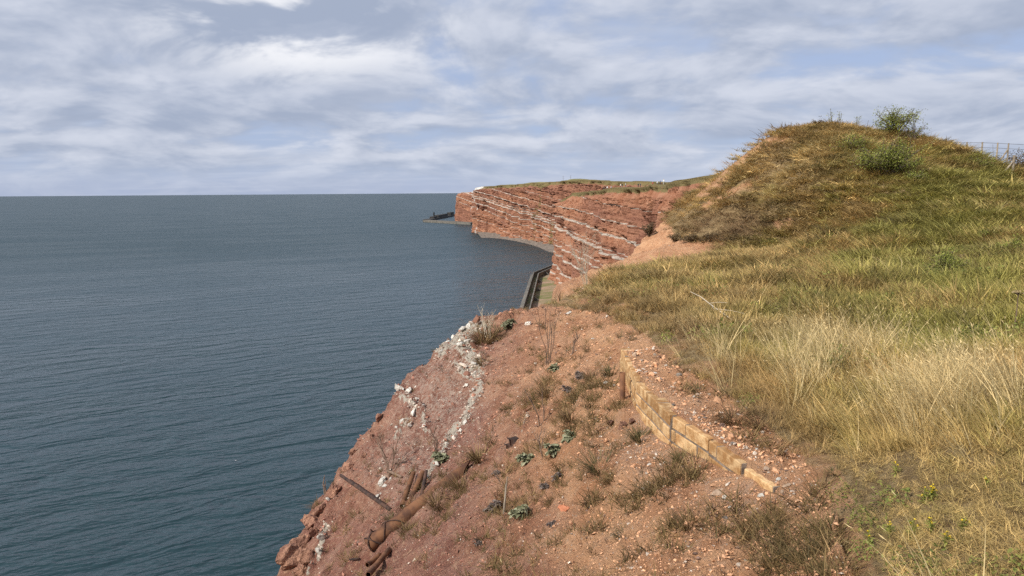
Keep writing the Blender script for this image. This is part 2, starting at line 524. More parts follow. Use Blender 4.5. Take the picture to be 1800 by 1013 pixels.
# ------------------------------------------------------------------ materials of the setting
def ground_material():
    m, t = new_mat('ground')
    pos = t.n('ShaderNodeNewGeometry').outputs['Position']
    soil = t.n('ShaderNodeAttribute', attribute_name='soil').outputs['Fac']
    warm = t.n('ShaderNodeAttribute', attribute_name='warm').outputs['Fac']
    pale = t.n('ShaderNodeAttribute', attribute_name='pale').outputs['Fac']
    n1 = t.noise(pos, 1.3, 7.0, 0.62)
    n2 = t.noise(pos, 9.0, 8.0, 0.72)
    n3 = t.noise(pos, 60.0, 4.0, 0.65)
    n4 = t.noise(pos, 0.45, 5.0, 0.6)
    red = t.mix(t.ramp(n1, 0.32, 0.68), (0.245, 0.105, 0.074), (0.395, 0.200, 0.144))
    orange = t.mix(t.ramp(n1, 0.32, 0.68), (0.500, 0.245, 0.125), (0.680, 0.390, 0.215))
    c = t.mix(t.math('ADD', warm, t.math('MULTIPLY', t.math('SUBTRACT', n4, 0.5), 0.9), clamp=True), red, orange)
    al = t.vmath('DOT_PRODUCT', pos, (-0.47, -0.88, 0.0)); pe = t.vmath('DOT_PRODUCT', pos, (0.88, -0.47, 0.0))
    sv = t.n('ShaderNodeCombineXYZ', {0: t.math('MULTIPLY', al, 0.28), 1: t.math('MULTIPLY', pe, 2.6), 2: 0.0}).outputs[0]
    streak = t.noise(sv, 1.0, 5.0, 0.6)
    cool = t.math('SUBTRACT', 1.0, warm)
    c = t.mix(t.math('MULTIPLY', t.ramp(streak, 0.50, 0.66), t.math('MULTIPLY', cool, 0.55)), c, (0.43, 0.26, 0.195))
    c = t.mix(t.math('MULTIPLY', t.ramp(streak, 0.48, 0.34), t.math('MULTIPLY', cool, 0.55)), c, (0.20, 0.090, 0.066))
    c = t.mix(t.math('MULTIPLY', t.ramp(n2, 0.50, 0.68), 0.60), c, (0.66, 0.43, 0.275))
    c = t.mix(t.math('MULTIPLY', t.ramp(n2, 0.45, 0.30), 0.60), c, (0.16, 0.078, 0.055))
    c = t.mix(t.math('MULTIPLY', t.ramp(n3, 0.46, 0.32), 0.40), c, (0.16, 0.082, 0.058))
    grey = t.n('ShaderNodeAttribute', attribute_name='grey').outputs['Fac']
    c = t.mix(t.math('MULTIPLY', grey, t.ramp(n2, 0.40, 0.62)), c, (0.47, 0.36, 0.29))
    # crumbs of pale stone
    vo = t.n('ShaderNodeTexVoronoi', {'Vector': pos, 'Scale': 30.0, 'Randomness': 1.0})
    crumb = t.math('MULTIPLY', t.ramp(vo.outputs['Distance'], 0.30, 0.18), t.ramp(t.n('ShaderNodeSeparateColor', {0: vo.outputs['Color']}).outputs[0], 0.76, 0.82))
    c = t.mix(t.math('MULTIPLY', crumb, 0.75), c, (0.50, 0.42, 0.35))
    pn = t.ramp(t.math('ADD', pale, t.math('ADD', t.math('MULTIPLY', t.math('SUBTRACT', n2, 0.5), 2.6), t.math('MULTIPLY', t.math('SUBTRACT', n1, 0.5), 1.2))), 0.55, 0.85)
    c = t.mix(pn, c, t.mix(n2, (0.36, 0.295, 0.225), (0.70, 0.63, 0.52)))
    litter = t.mix(t.ramp(n2, 0.35, 0.65), (0.20, 0.130, 0.062), (0.40, 0.29, 0.155))
    c = t.mix(soil, litter, c)
    h = t.math('ADD', t.math('MULTIPLY', n2, 1.0), t.math('MULTIPLY', n3, 0.35))
    bp = t.n('ShaderNodeBump', {'Strength': 1.0, 'Distance': 0.13, 'Height': h})
    b = t.n('ShaderNodeBsdfPrincipled', {'Base Color': c, 'Roughness': 0.95, 'Normal': bp.outputs[0], 'Specular IOR Level': 0.1})
    finish(t, b.outputs[0])
    return m


def cliff_material():
    m, t = new_mat('cliff_rock')
    pos = t.n('ShaderNodeNewGeometry').outputs['Position']
    band = t.n('ShaderNodeAttribute', attribute_name='band').outputs['Fac']
    tone = t.n('ShaderNodeAttribute', attribute_name='tone').outputs['Fac']
    veg = t.n('ShaderNodeAttribute', attribute_name='veg').outputs['Fac']
    guano = t.n('ShaderNodeAttribute', attribute_name='guano').outputs['Fac']
    # bedding coordinate: the beds dip to the right
    sp = t.n('ShaderNodeSeparateXYZ', {0: pos})
    u = t.math('ADD', sp.outputs[2], t.math('ADD', t.math('MULTIPLY', sp.outputs[0], 0.25), t.math('MULTIPLY', sp.outputs[1], -0.0095)))
    bed = t.n('ShaderNodeCombineXYZ', {0: t.math('MULTIPLY', sp.outputs[0], 0.03), 1: t.math('MULTIPLY', sp.outputs[1], 0.03), 2: u}).outputs[0]
    nb = t.noise(bed, 1.3, 5.0, 0.65)
    n2 = t.noise(pos, 0.22, 7.0, 0.65)
    n3 = t.noise(pos, 1.6, 5.0, 0.65)
    deep = t.mix(t.ramp(nb, 0.35, 0.65), (0.195, 0.088, 0.060), (0.305, 0.148, 0.098))
    oran = t.mix(t.ramp(n2, 0.35, 0.65), (0.315, 0.138, 0.078), (0.41, 0.210, 0.128))
    c = t.mix(tone, deep, oran)
    c = t.mix(t.math('MULTIPLY', t.ramp(n3, 0.55, 0.75), 0.4), c, (0.40, 0.25, 0.175))
    c = t.mix(t.math('MULTIPLY', t.ramp(n3, 0.45, 0.28), 0.45), c, (0.115, 0.052, 0.040))
    bn = t.ramp(t.math('ADD', band, t.math('MULTIPLY', t.math('SUBTRACT', n3, 0.5), 0.6)), 0.42, 0.64)
    c = t.mix(t.math('MULTIPLY', bn, 0.85), c, t.mix(n2, (0.44, 0.39, 0.33), (0.56, 0.50, 0.43)))
    vg = t.ramp(t.math('ADD', veg, t.math('MULTIPLY', t.math('SUBTRACT', n2, 0.5), 1.0)), 0.42, 0.62)
    c = t.mix(vg, c, t.mix(n3, (0.145, 0.115, 0.045), (0.225, 0.175, 0.085)))
    gu = t.ramp(t.math('ADD', guano, t.math('MULTIPLY', t.math('SUBTRACT', n3, 0.5), 1.2)), 0.45, 0.65)
    c = t.mix(gu, c, (0.66, 0.63, 0.58))
    bp = t.n('ShaderNodeBump', {'Strength': 0.9, 'Distance': 0.6, 'Height': t.math('ADD', n3, t.math('MULTIPLY', nb, 0.8))})
    b = t.n('ShaderNodeBsdfPrincipled', {'Base Color': c, 'Roughness': 0.95, 'Normal': bp.outputs[0], 'Specular IOR Level': 0.1})
    finish(t, b.outputs[0])
    return m


def sea_material():
    m, t = new_mat('sea_water')
    pos = t.n('ShaderNodeNewGeometry').outputs['Position']
    dist = t.vmath('LENGTH', pos)
    rot = t.n('ShaderNodeVectorRotate', {'Vector': pos, 'Angle': math.radians(-30)}, rotation_type='Z_AXIS').outputs[0]
    rot2 = t.n('ShaderNodeVectorRotate', {'Vector': pos, 'Angle': math.radians(-8)}, rotation_type='Z_AXIS').outputs[0]
    a = t.vmath('MULTIPLY', rot, (0.062, 0.185, 1.0))
    b_ = t.vmath('MULTIPLY', rot2, (0.40, 0.95, 1.0))
    c_ = t.vmath('MULTIPLY', rot, (0.006, 0.022, 1.0))
    w1 = t.noise(a, 1.0, 3.0, 0.55, 0.5)
    w2 = t.noise(b_, 1.0, 3.0, 0.55, 0.15)
    w3 = t.noise(c_, 1.0, 3.0, 0.5)
    h = t.math('ADD', t.math('MULTIPLY', w1, 1.55), t.math('MULTIPLY', w2, t.ramp(dist, 150.0, 900.0, 0.36, 0.12)))
    st = t.ramp(dist, 150.0, 3000.0, 1.0, 0.45)
    bp = t.n('ShaderNodeBump', {'Strength': st, 'Distance': 1.6, 'Height': h})
    gust = t.ramp(w3, 0.35, 0.65)
    col = t.mix(gust, (0.012, 0.035, 0.040), (0.019, 0.044, 0.054))
    b = t.n('ShaderNodeBsdfPrincipled', {'Base Color': col, 'Roughness': t.math('ADD', t.ramp(gust, 0.0, 1.0, 0.16, 0.24), t.ramp(dist, 150.0, 800.0, 0.0, 0.20)), 'IOR': 1.33, 'Normal': bp.outputs[0], 'Specular IOR Level': 0.5})
    finish(t, b.outputs[0])
    return m


MAT_GROUND = ground_material()
MAT_CLIFF = cliff_material()
MAT_SEA = sea_material()
MAT_PLATEAU = simple_mat('plateau_turf', (0.13, 0.125, 0.045), (0.22, 0.185, 0.085), scale=0.05, bump=0.6, bump_scale=0.8, dist=0.4)
MAT_BEACH = simple_mat('beach_pebbles', (0.13, 0.105, 0.085), (0.25, 0.205, 0.165), scale=0.35, bump=0.8, bump_scale=1.5, dist=0.3)
MAT_FLAT = simple_mat('foreshore_turf', (0.15, 0.15, 0.05), (0.36, 0.235, 0.165), scale=0.09, bump=0.5, bump_scale=1.0, dist=0.3)
MAT_CONCRETE = simple_mat('sea_wall_concrete', (0.12, 0.11, 0.092), (0.22, 0.20, 0.17), scale=0.3, bump=0.4, bump_scale=3.0, dist=0.1)
MAT_DARKCON = simple_mat('dark_and_shaded_concrete', (0.03, 0.028, 0.026), (0.06, 0.055, 0.05), scale=0.3, bump=0.4, bump_scale=3.0, dist=0.1)  # dark concrete of the mole; on the sea wall it paints in shade


# ------------------------------------------------------------------ sea
def build_sea():
    rr = np.concatenate([[0.0], np.geomspace(60, 90000, 60)])
    th = np.linspace(-math.pi, math.pi, 97)
    V = np.zeros((len(rr), len(th), 3))
    V[..., 0] = rr[:, None] * np.sin(th); V[..., 1] = rr[:, None] * np.cos(th)
    tag(grid_obj('sea', V, MAT_SEA, True, flip=True), kind='structure')

build_sea()


# ------------------------------------------------------------------ near ground
def pale_field(px, py):
    """pale limestone beds that crop out on the seaward slope"""
    out = np.zeros(np.shape(px))
    qx = px + 6 * fbm(px / 16, py / 16, 1.0, 3); qy = py + 6 * fbm(px / 16, py / 16, 8.0, 3)
    for pts, w in (([(835, 568), (805, 610), (835, 650), (842, 680), (815, 740), (785, 775), (765, 815), (740, 850)], 9.0),
                   ([(842, 574), (805, 590), (775, 614)], 17.0), ([(812, 588), (826, 622), (835, 642)], 22.0), ([(800, 640), (825, 665)], 7.0), ([(700, 690), (725, 710), (745, 735), (750, 760)], 8.0), ([(740, 725), (710, 745), (690, 770)], 4.5),
                   ([(575, 920), (565, 955), (558, 980)], 8.0), ([(548, 985), (540, 1013)], 5.0), ([(928, 722), (918, 755)], 4.0)):
        d, _ = seg_dist(qx, qy, pts)
        out = np.maximum(out, np.exp(-(d / w) ** 2))
    return out


def gauss2(px, py, cx, cy, sx, sy):
    return np.exp(-((px - cx) / sx) ** 2 - ((py - cy) / sy) ** 2)


def build_ground():
    nr, nt_ = 580, 620
    rr = np.geomspace(1.6, 135.0, nr)
    th = np.radians(np.linspace(-62, 62, nt_))
    X = rr[:, None] * np.sin(th)[None, :]
    Y = rr[:, None] * np.cos(th)[None, :] - 0.3
    Z = height(X, Y)
    px, py = project(X, Y, Z)
    soil = soil_mask(px, py)
    soil = np.maximum(soil, 0.75 * soil_mask(px - 34, py + 22) * sstep(fbm(X * 2.2, Y * 2.2, 77.0, 3), -0.3, 0.2) * (Y < 24))
    warm = np.clip(sstep(px, 760, 1080) + 0.25 * fbm(px / 80, py / 60, 5.0, 3), 0, 1)
    warm = np.maximum(warm, sstep(Y, 30, 34))
    pale = pale_field(px, py) * (Y < 26)
    grey = np.clip(0.85 * gauss2(px, py, 775, 690, 75, 90) + 0.6 * gauss2(px, py, 700, 820, 70, 60) + 0.5 * gauss2(px, py, 1150, 780, 90, 60) + 0.45 * gauss2(px, py, 1300, 900, 110, 60), 0, 1)
    V = np.stack([X, Y, Z + CAM_H], -1)
    o = grid_obj('ground', V, MAT_GROUND, True, attrs={'soil': soil, 'warm': warm, 'pale': pale, 'grey': grey}, flip=True)
    tag(o, kind='structure')

build_ground()


# ------------------------------------------------------------------ far cliffs
def resample(pts, step):
    pts = np.array(pts, float)
    # Catmull-Rom then even spacing
    out = []
    for i in range(len(pts) - 1):
        p0 = pts[max(i - 1, 0)]; p1 = pts[i]; p2 = pts[i + 1]; p3 = pts[min(i + 2, len(pts) - 1)]
        for t in np.linspace(0, 1, 24, endpoint=False):
            out.append(0.5 * ((2 * p1) + (-p0 + p2) * t + (2 * p0 - 5 * p1 + 4 * p2 - p3) * t * t + (-p0 + 3 * p1 - 3 * p2 + p3) * t ** 3))
    out.append(pts[-1])
    out = np.array(out)
    s = np.r_[0, np.cumsum(np.hypot(*np.diff(out[:, :2], axis=0).T))]
    S = np.arange(0, s[-1], step)
    return np.stack([np.interp(S, s, out[:, k]) for k in range(out.shape[1])], 1), S


def hash1(i, k=0):
    return _perm[(np.asarray(i).astype(int) * 7 + 131 * k) % 512] / 511.0


# bed boundaries (bedding coordinate) with random thickness
_b = [-120.0]
_r2 = random.Random(5)
while _b[-1] < 160: _b.append(_b[-1] + _r2.choice([0.7, 1.1, 1.6, 2.4, 3.4, 4.2]))
BEDS = np.array(_b)


def build_cliff(name, path, step, rows, base_z, big, blocks, lean, seed, bands, veg_fn=None, guano_fn=None, tone_fn=None, apron=0.0):
    """path: x, y, top (height of the brink above the sea); the sea lies on the left of travel"""
    Pp, S = resample(path, step)
    d = np.gradient(Pp[:, :2], axis=0)
    k = max(3, int(8.0 / step))
    ker = np.ones(k) / k
    dx = np.convolve(np.pad(d[:, 0], k, mode='edge'), ker, 'same')[k:-k]; dy = np.convolve(np.pad(d[:, 1], k, mode='edge'), ker, 'same')[k:-k]
    ln = np.hypot(dx, dy); nx, ny = -dy / ln, dx / ln
    t = np.linspace(0, 1, rows)
    top = Pp[:, 2] + 0.9 * fbm(S / 14, 0 * S, seed + 2.0, 4)
    Zb = base_z + (top[:, None] - base_z) * t[None, :]
    X0 = Pp[:, 0][:, None] + 0 * Zb; Y0 = Pp[:, 1][:, None] + 0 * Zb
    hgt = (top - base_z)[:, None]
    out = lean * (top[:, None] - Zb)                                   # leaning back
    out = out + apron * np.maximum(0, 1 - (Zb - base_z) / (0.22 * hgt)) ** 1.5 * hgt * 0.25
    out = out - 2.2 * np.maximum(0, t[None, :] - 0.93) / 0.07 * 1.2      # rounded brink
    # buttresses and gullies that run down the face
    Sg = S[:, None] + 0 * Zb
    wob = Sg + 0.22 * (top[:, None] - Zb) + 3 * fbm(Sg / 20, Zb / 12, seed + 9.0, 3)
    out = out + big * fbm(wob / 26, Zb / 60, seed, 4, 0.55)
    gul = 1 - np.abs(fbm(wob / 15 + 40, Zb / 50, seed + 3.0, 3))
    out = out - big * 0.9 * sstep(gul, 0.80, 1.0)
    joint = np.floor(wob / 7.0 + 0.6 * hash1(np.floor(Zb / 9.0), 6))
    out = out + big * 0.45 * (hash1(joint, 8) - 0.5)
    u = Zb + 0.25 * X0 - 0.0095 * Y0 + 0.5 * fbm(Sg / 30, Zb / 30, seed + 5.0, 3)
    li = np.searchsorted(BEDS, u)
    fr = (u - BEDS[np.clip(li - 1, 0, None)]) / (BEDS[np.clip(li, 0, len(BEDS) - 1)] - BEDS[np.clip(li - 1, 0, None)] + 1e-6)
    proud = (hash1(li, 1) - 0.5) * 2
    cell = np.floor((Sg + 13 * hash1(li, 4)) / (2.2 + 5 * hash1(li, 2)))
    blk = hash1(li * 31 + cell, 3) - 0.5
    out = out + blocks * (0.62 * proud + 0.85 * blk) + blocks * 0.35 * np.minimum(fr * 4, 1)
    out = out + blocks * 0.8 * fbm(Sg / 2.6, Zb / 1.6, seed + 6.0, 4, 0.6)
    calm = sstep(t, 0.93, 0.995)[None, :]
    out = out * (1 - calm) + (-1.5 + 0.8 * fbm(S / 9, 0 * S, seed + 1.0, 3))[:, None] * calm
    X = X0 + nx[:, None] * out; Y = Y0 + ny[:, None] * out
    band = np.zeros(u.shape)
    for (uc, w, a) in bands:
        fade = 1.05 + 0.6 * fbm(Sg / 17, u / 7, seed + uc, 4, 0.6)
        band = np.maximum(band, a * np.clip(fade, 0, 1.1) * np.exp(-((u - uc - 0.35 * blk) / (0.66 * w)) ** 2))
    veg = veg_fn(Sg, Zb, t[None, :] + 0 * Zb) if veg_fn else np.zeros(u.shape)
    gu = guano_fn(Sg, Zb, t[None, :] + 0 * Zb) if guano_fn else np.zeros(u.shape)
    tone = 0.45 + 0.9 * fbm(Sg / 30, u / 5, seed + 7.0, 3)
    if tone_fn is not None: tone = tone + tone_fn(Sg, Zb, t[None, :] + 0 * Zb)
    brink = np.stack([X[:, -1], Y[:, -1], Zb[:, -1]], 1)
    # turf lip running a few metres inland
    for inl, dz in ((1.5, 0.12), (6.0, 0.1)):
        X = np.c_[X, X[:, -1] - nx * inl]; Y = np.c_[Y, Y[:, -1] - ny * inl]; Zb = np.c_[Zb, brink[:, 2] + dz]
        band = np.c_[band, 0 * S]; veg = np.c_[veg, 0 * S + 1.0]; gu = np.c_[gu, gu[:, -1]]; tone = np.c_[tone, tone[:, -1]]
    V = np.stack([X, Y, Zb], -1)
    o = grid_obj(name, V, MAT_CLIFF, False, attrs={'band': band, 'veg': veg, 'guano': gu, 'tone': np.clip(tone, 0, 1)}, flip=False)
    tag(o, kind='structure')
    # brink line for the plateau
    return brink


BANDS = [(-6.5, 0.7, 0.9), (1.0, 0.5, 0.8), (9.5, 1.1, 0.7), (14.0, 0.5, 1.0), (20.5, 0.8, 1.0), (25.5, 0.55, 1.1), (28.0, 0.35, 0.9), (33.5, 0.6, 1.15), (35.0, 0.35, 0.9), (40.5, 0.9, 0.9), (46.0, 0.5, 0.8), (52.0, 0.5, 0.7)]
brink_mid = build_cliff('cliff', [(70, 62, 52), (52, 84, 52), (40, 104, 52.5), (33.5, 120, 52.6), (30.0, 133, 52.4), (29.6, 143, 51.6), (36, 156, 50), (45, 190, 51.5), (44, 215, 51.6), (39.5, 260, 51.2),
     (32, 325, 50.4), (27.5, 365, 48.0), (25, 384, 45.2), (28, 398, 45.5), (40, 412, 48), (70, 440, 51)], 0.4, 150, 1.0, 3.4, 1.25, 0.05, 3.0, BANDS, apron=0.25,
    veg_fn=lambda S, Z, t: 0.75 * sstep(t, np.where(S < 118, 0.965, 0.93), 0.985) + 0.22 * fbm(S / 25, Z / 9, 31.0, 3), tone_fn=lambda S, Z, t: 0.4 * sstep(t, 0.75, 0.95) + 0.9 * sstep(t, 0.20, 0.12) * (S > 230))
brink_far = build_cliff('cliff', [(110, 470, 56), (85, 530, 57.5), (62, 590, 59.5), (46, 640, 59.8), (33, 680, 59.3), (18, 725, 58.8), (2, 775, 58.4), (-12, 815, 58.0), (-26, 850, 57.5), (-40, 880, 56.5), (-46, 896, 55.5),
     (-46, 908, 54.0), (-38, 930, 54.0), (-30, 970, 54), (-20, 1040, 54)], 0.8, 110, 0.0, 5.0, 1.9, 0.03, 21.0,
    [(18.0, 0.8, 1.0), (24.5, 1.1, 1.1), (26.8, 0.7, 1.1), (29.0, 0.5, 0.9), (12.0, 0.8, 0.8), (6.0, 0.7, 0.7), (33.0, 0.8, 0.8), (40.0, 0.9, 0.7), (-2.0, 0.8, 0.7), (48.0, 0.8, 0.6)], apron=0.12,
    veg_fn=lambda S, Z, t: 0.65 * sstep(t, 0.9, 0.97) + 0.5 * np.exp(-((S + 0.5 * Z - 262) / 13) ** 2) + 0.55 * np.exp(-((S + 0.2 * Z - 205) / 12) ** 2) * (t < 0.4),
    guano_fn=lambda S, Z, t: 0.85 * sstep(S, 405, 440) * (sstep(t, 0.9, 0.98) + 1.1 * np.exp(-((S - 462) / 3.5) ** 2) + 0.75 * np.exp(-((S - 447) / 2.2) ** 2)),
    tone_fn=lambda S, Z, t: 0.4 * sstep(t, 0.45, 0.2) - 0.25 * sstep(t, 0.7, 0.9))
brink_head = build_cliff('cliff', [(-40, 1120, 52), (-62, 1150, 51.5), (-80, 1185, 50.5), (-92, 1215, 49), (-90, 1235, 49), (-70, 1260, 49)], 1.0, 80, -1.0, 3.0, 1.3, 0.05, 40.0,
    [(20.0, 0.9, 1.1), (9.0, 0.9, 1.0), (1.0, 0.8, 0.9)], guano_fn=lambda S, Z, t: 0.50 * sstep(t, 0.94, 0.99))


def turf_rows(brink, y0, y1, xmax, rise, name, bumps=(), rows=220, n=30, drop=0.0):
    """grass country behind a brink: rows run inland to the right"""
    keep = (brink[:, 1] > y0 - 8) & (brink[:, 1] < y1 + 8)
    q = brink[keep]; q = q[np.argsort(q[:, 1])]
    ys = np.linspace(y0, y1, rows)
    bx = np.array([np.median(q[np.argsort(np.abs(q[:, 1] - y))[:9], 0]) for y in ys]); bx = np.convolve(np.pad(bx, 4, mode='edge'), np.ones(9) / 9, 'valid'); bz = np.interp(ys, q[:, 1], q[:, 2])
    t = np.linspace(0, 1, n) ** 1.8
    X = bx[:, None] + 2.0 + (xmax - bx[:, None]) * t[None, :]
    Y = ys[:, None] + 0 * X
    inn = X - bx[:, None]
    Z = bz[:, None] - 0.25 + 0.45 * sstep(inn, 2, 8) + rise * sstep(inn, 0, 60) + 0.5 * fbm(X / 25, Y / 25, 3.0, 3) * sstep(inn, 0, 12)
    for (cx_, cy_, r, h) in bumps:
        Z = Z + h * np.exp(-(((X - cx_) / r) ** 2 + ((Y - cy_) / (2.0 * r)) ** 2)) * sstep(inn, 0, 8)
    Z = Z - drop * sstep(X, 62, 120)
    tag(grid_obj(name, np.stack([X, Y, Z], -1), MAT_PLATEAU, True, flip=False), kind='structure')

turf_rows(brink_mid, 114, 396, 330, 1.2, 'plateau')
turf_rows(brink_far, 478, 904, 380, 1.0, 'plateau', bumps=[(58, 655, 13, 1.4), (95, 640, 12, 1.0), (25, 745, 14, 1.4)], drop=7.5)
turf_rows(brink_head, 1128, 1212, 60, 0.5, 'plateau', rows=40)


# ------------------------------------------------------------------ foreshore, beach, sea walls
def ribbon(pts_a, pts_b, name, mat, n=12, nz=0.25, kind='structure'):
    A, _ = resample(pts_a, 2.0); B, _ = resample(pts_b, 2.0)
    m = 160
    ia = np.linspace(0, len(A) - 1, m); ib = np.linspace(0, len(B) - 1, m)
    A = np.stack([np.interp(ia, np.arange(len(A)), A[:, k]) for k in range(3)], 1)
    B = np.stack([np.interp(ib, np.arange(len(B)), B[:, k]) for k in range(3)], 1)
    t = np.linspace(0, 1, n)
    V = A[:, None, :] * (1 - t)[None, :, None] + B[:, None, :] * t[None, :, None]
    V[..., 2] += nz * fbm(V[..., 0] / 3, V[..., 1] / 3, 2.0, 4)
    return tag(grid_obj(name, V, mat, True), kind=kind)


def sea_pt(px, py, z):
    p = PZ(float(px), float(py), z - CAM_H)
    return (p[0], p[1], z)


# pebble beach in the bay
ribbon([sea_pt(846, 419, -0.3), sea_pt(880, 421, -0.3), sea_pt(915, 427, -0.3), sea_pt(945, 436, -0.3), sea_pt(968, 446, -0.3), (60, 560, -0.3), (80, 500, -0.3)],
       [(-46, 905, 3.5), (-14, 850, 4.5), (22, 765, 4.5), (50, 690, 4.5), (75, 640, 4.5), (95, 590, 4.5), (100, 500, 4.5)], 'beach', MAT_BEACH, 14, 0.35)
# ground between sea wall and cliff foot
ribbon([sea_pt(977, 465, 1.8), sea_pt(940, 481, 1.8), sea_pt(930, 510, 1.8), sea_pt(921, 545, 1.8), (4, 200, 1.8), (0, 120, 1.8)],
       [(42, 470, 3.5), (46, 420, 3.5), (46, 380, 5.0), (52, 300, 6.0), (60, 230, 6.0), (60, 150, 6.0)], 'foreshore', MAT_FLAT, 20, 0.3)


def prism_along(name, pts, off, w, z0, z1, mat, parent=None):
    """a wall of rectangular section along a plan polyline; off shifts it sideways (to the right of travel)"""
    p = np.array(pts, float)[:, :2]
    d = np.zeros_like(p)
    seg = np.diff(p, axis=0); seg /= np.linalg.norm(seg, axis=1)[:, None]
    d[0] = seg[0]; d[-1] = seg[-1]
    for i in range(1, len(p) - 1):
        v = seg[i - 1] + seg[i]; d[i] = v / np.dot(v, v) * 2 if np.dot(v, v) > 0 else seg[i]
        d[i] = (seg[i - 1] + seg[i]) / (1 + np.dot(seg[i - 1], seg[i]))
    nrm = np.stack([d[:, 1], -d[:, 0]], 1)
    V = []; Fc = []
    for i in range(len(p)):
        a = p[i] + nrm[i] * off; b = p[i] + nrm[i] * (off + w)
        V += [(a[0], a[1], z0), (b[0], b[1], z0), (b[0], b[1], z1), (a[0], a[1], z1)]
    for i in range(len(p) - 1):
        k = 4 * i
        for j in range(4):
            Fc.append((k + j, k + (j + 1) % 4, k + 4 + (j + 1) % 4, k + 4 + j))
    Fc.append((3, 2, 1, 0)); k = 4 * (len(p) - 1); Fc.append((k, k + 1, k + 2, k + 3))
    return mesh_obj(name, V, Fc, mat, parent)


def build_sea_wall():
    top = 5.2
    line = [sea_pt(915, 548, top)[:2], sea_pt(937, 479, top)[:2], sea_pt(976, 463, top)[:2], (60, 500)]
    line = [(-4, 170), (0, 230)] + [tuple(p) for p in line]
    root = empty('sea_wall', (line[2][0], line[2][1], 0))
    tag(root, 'long angled concrete sea wall standing in the water below the layered cliff', 'sea wall')
    def put(o):
        o.parent = root
        o.matrix_parent_inverse = Matrix.Translation(-root.location)
        return o
    put(prism_along('apron', line, -1.3, 1.3, -3.0, 3.8, MAT_CONCRETE))
    put(prism_along('parapet', line, 0.0, 0.6, -3.0, top, MAT_CONCRETE))
    put(prism_along('walkway', line, 0.6, 2.2, -3.0, 1.6, MAT_DARKCON))  # dark colour stands in for the shade between parapet and inner wall
    put(prism_along('inner_wall', line, 2.8, 0.5, -3.0, 4.8, MAT_CONCRETE))
    P2 = np.array(line)
    for i in range(len(P2) - 1):
        a, b = P2[i], P2[i + 1]
        L = np.linalg.norm(b - a); dr = (b - a) / L; nr = np.array([dr[1], -dr[0]])
        for s in np.arange(14, L - 6, 32):
            c = a + dr * s
            p0 = c + nr * 3.32; p1 = c + nr * 5.4
            q0 = p0 + dr * 1.2; q1 = p1 + dr * 1.2
            V = [(*p0, 1), (*p1, 1), (*q1, 1), (*q0, 1), (*p0, 4.3), (*p1, 2.9), (*q1, 2.9), (*q0, 4.3)]
            put(mesh_obj('buttress', V, [(3, 2, 1, 0), (4, 5, 6, 7), (0, 1, 5, 4), (1, 2, 6, 5), (2, 3, 7, 6), (3, 0, 4, 7)], MAT_CONCRETE))

build_sea_wall()


def build_mole():
    root = empty('harbour_mole', (*sea_pt(745, 387, 3)[:2], 0))
    tag(root, 'far hooked concrete mole jutting into the sea beyond the white topped headland', 'mole')
    def put(o):
        o.parent = root
        o.matrix_parent_inverse = Matrix.Translation(-root.location)
    a = [sea_pt(830, 391.5, 3.5)[:2], sea_pt(782, 389, 3.5)[:2], sea_pt(746, 387, 3.5)[:2]]
    put(prism_along('quay', a, -3, 14, -3, 3.5, MAT_CONCRETE))
    b = [sea_pt(747, 386.2, 3.2)[:2], sea_pt(778, 380.5, 3.2)[:2], sea_pt(812, 374, 3.2)[:2]]
    put(prism_along('breakwater', b, -4, 12, -3, 3.2, MAT_DARKCON))
    for x0, y0, x1, y1, h in ((766, 382.6, 783, 379.5, 4.2), (788, 378.6, 794, 377.4, 5.5), (758, 384, 764, 383, 3.0)):
        put(prism_along('shelter', [sea_pt(x0, y0, 3.2)[:2], sea_pt(x1, y1, 3.2)[:2]], -3, 8, 3.3, 3.3 + h, MAT_DARKCON))
    put(prism_along('beacon_post', [sea_pt(762.2, 383.2, 3.2)[:2], sea_pt(763.6, 383.0, 3.2)[:2]], -0.6, 1.2, 3.3, 13.5, MAT_DARKCON))

build_mole()


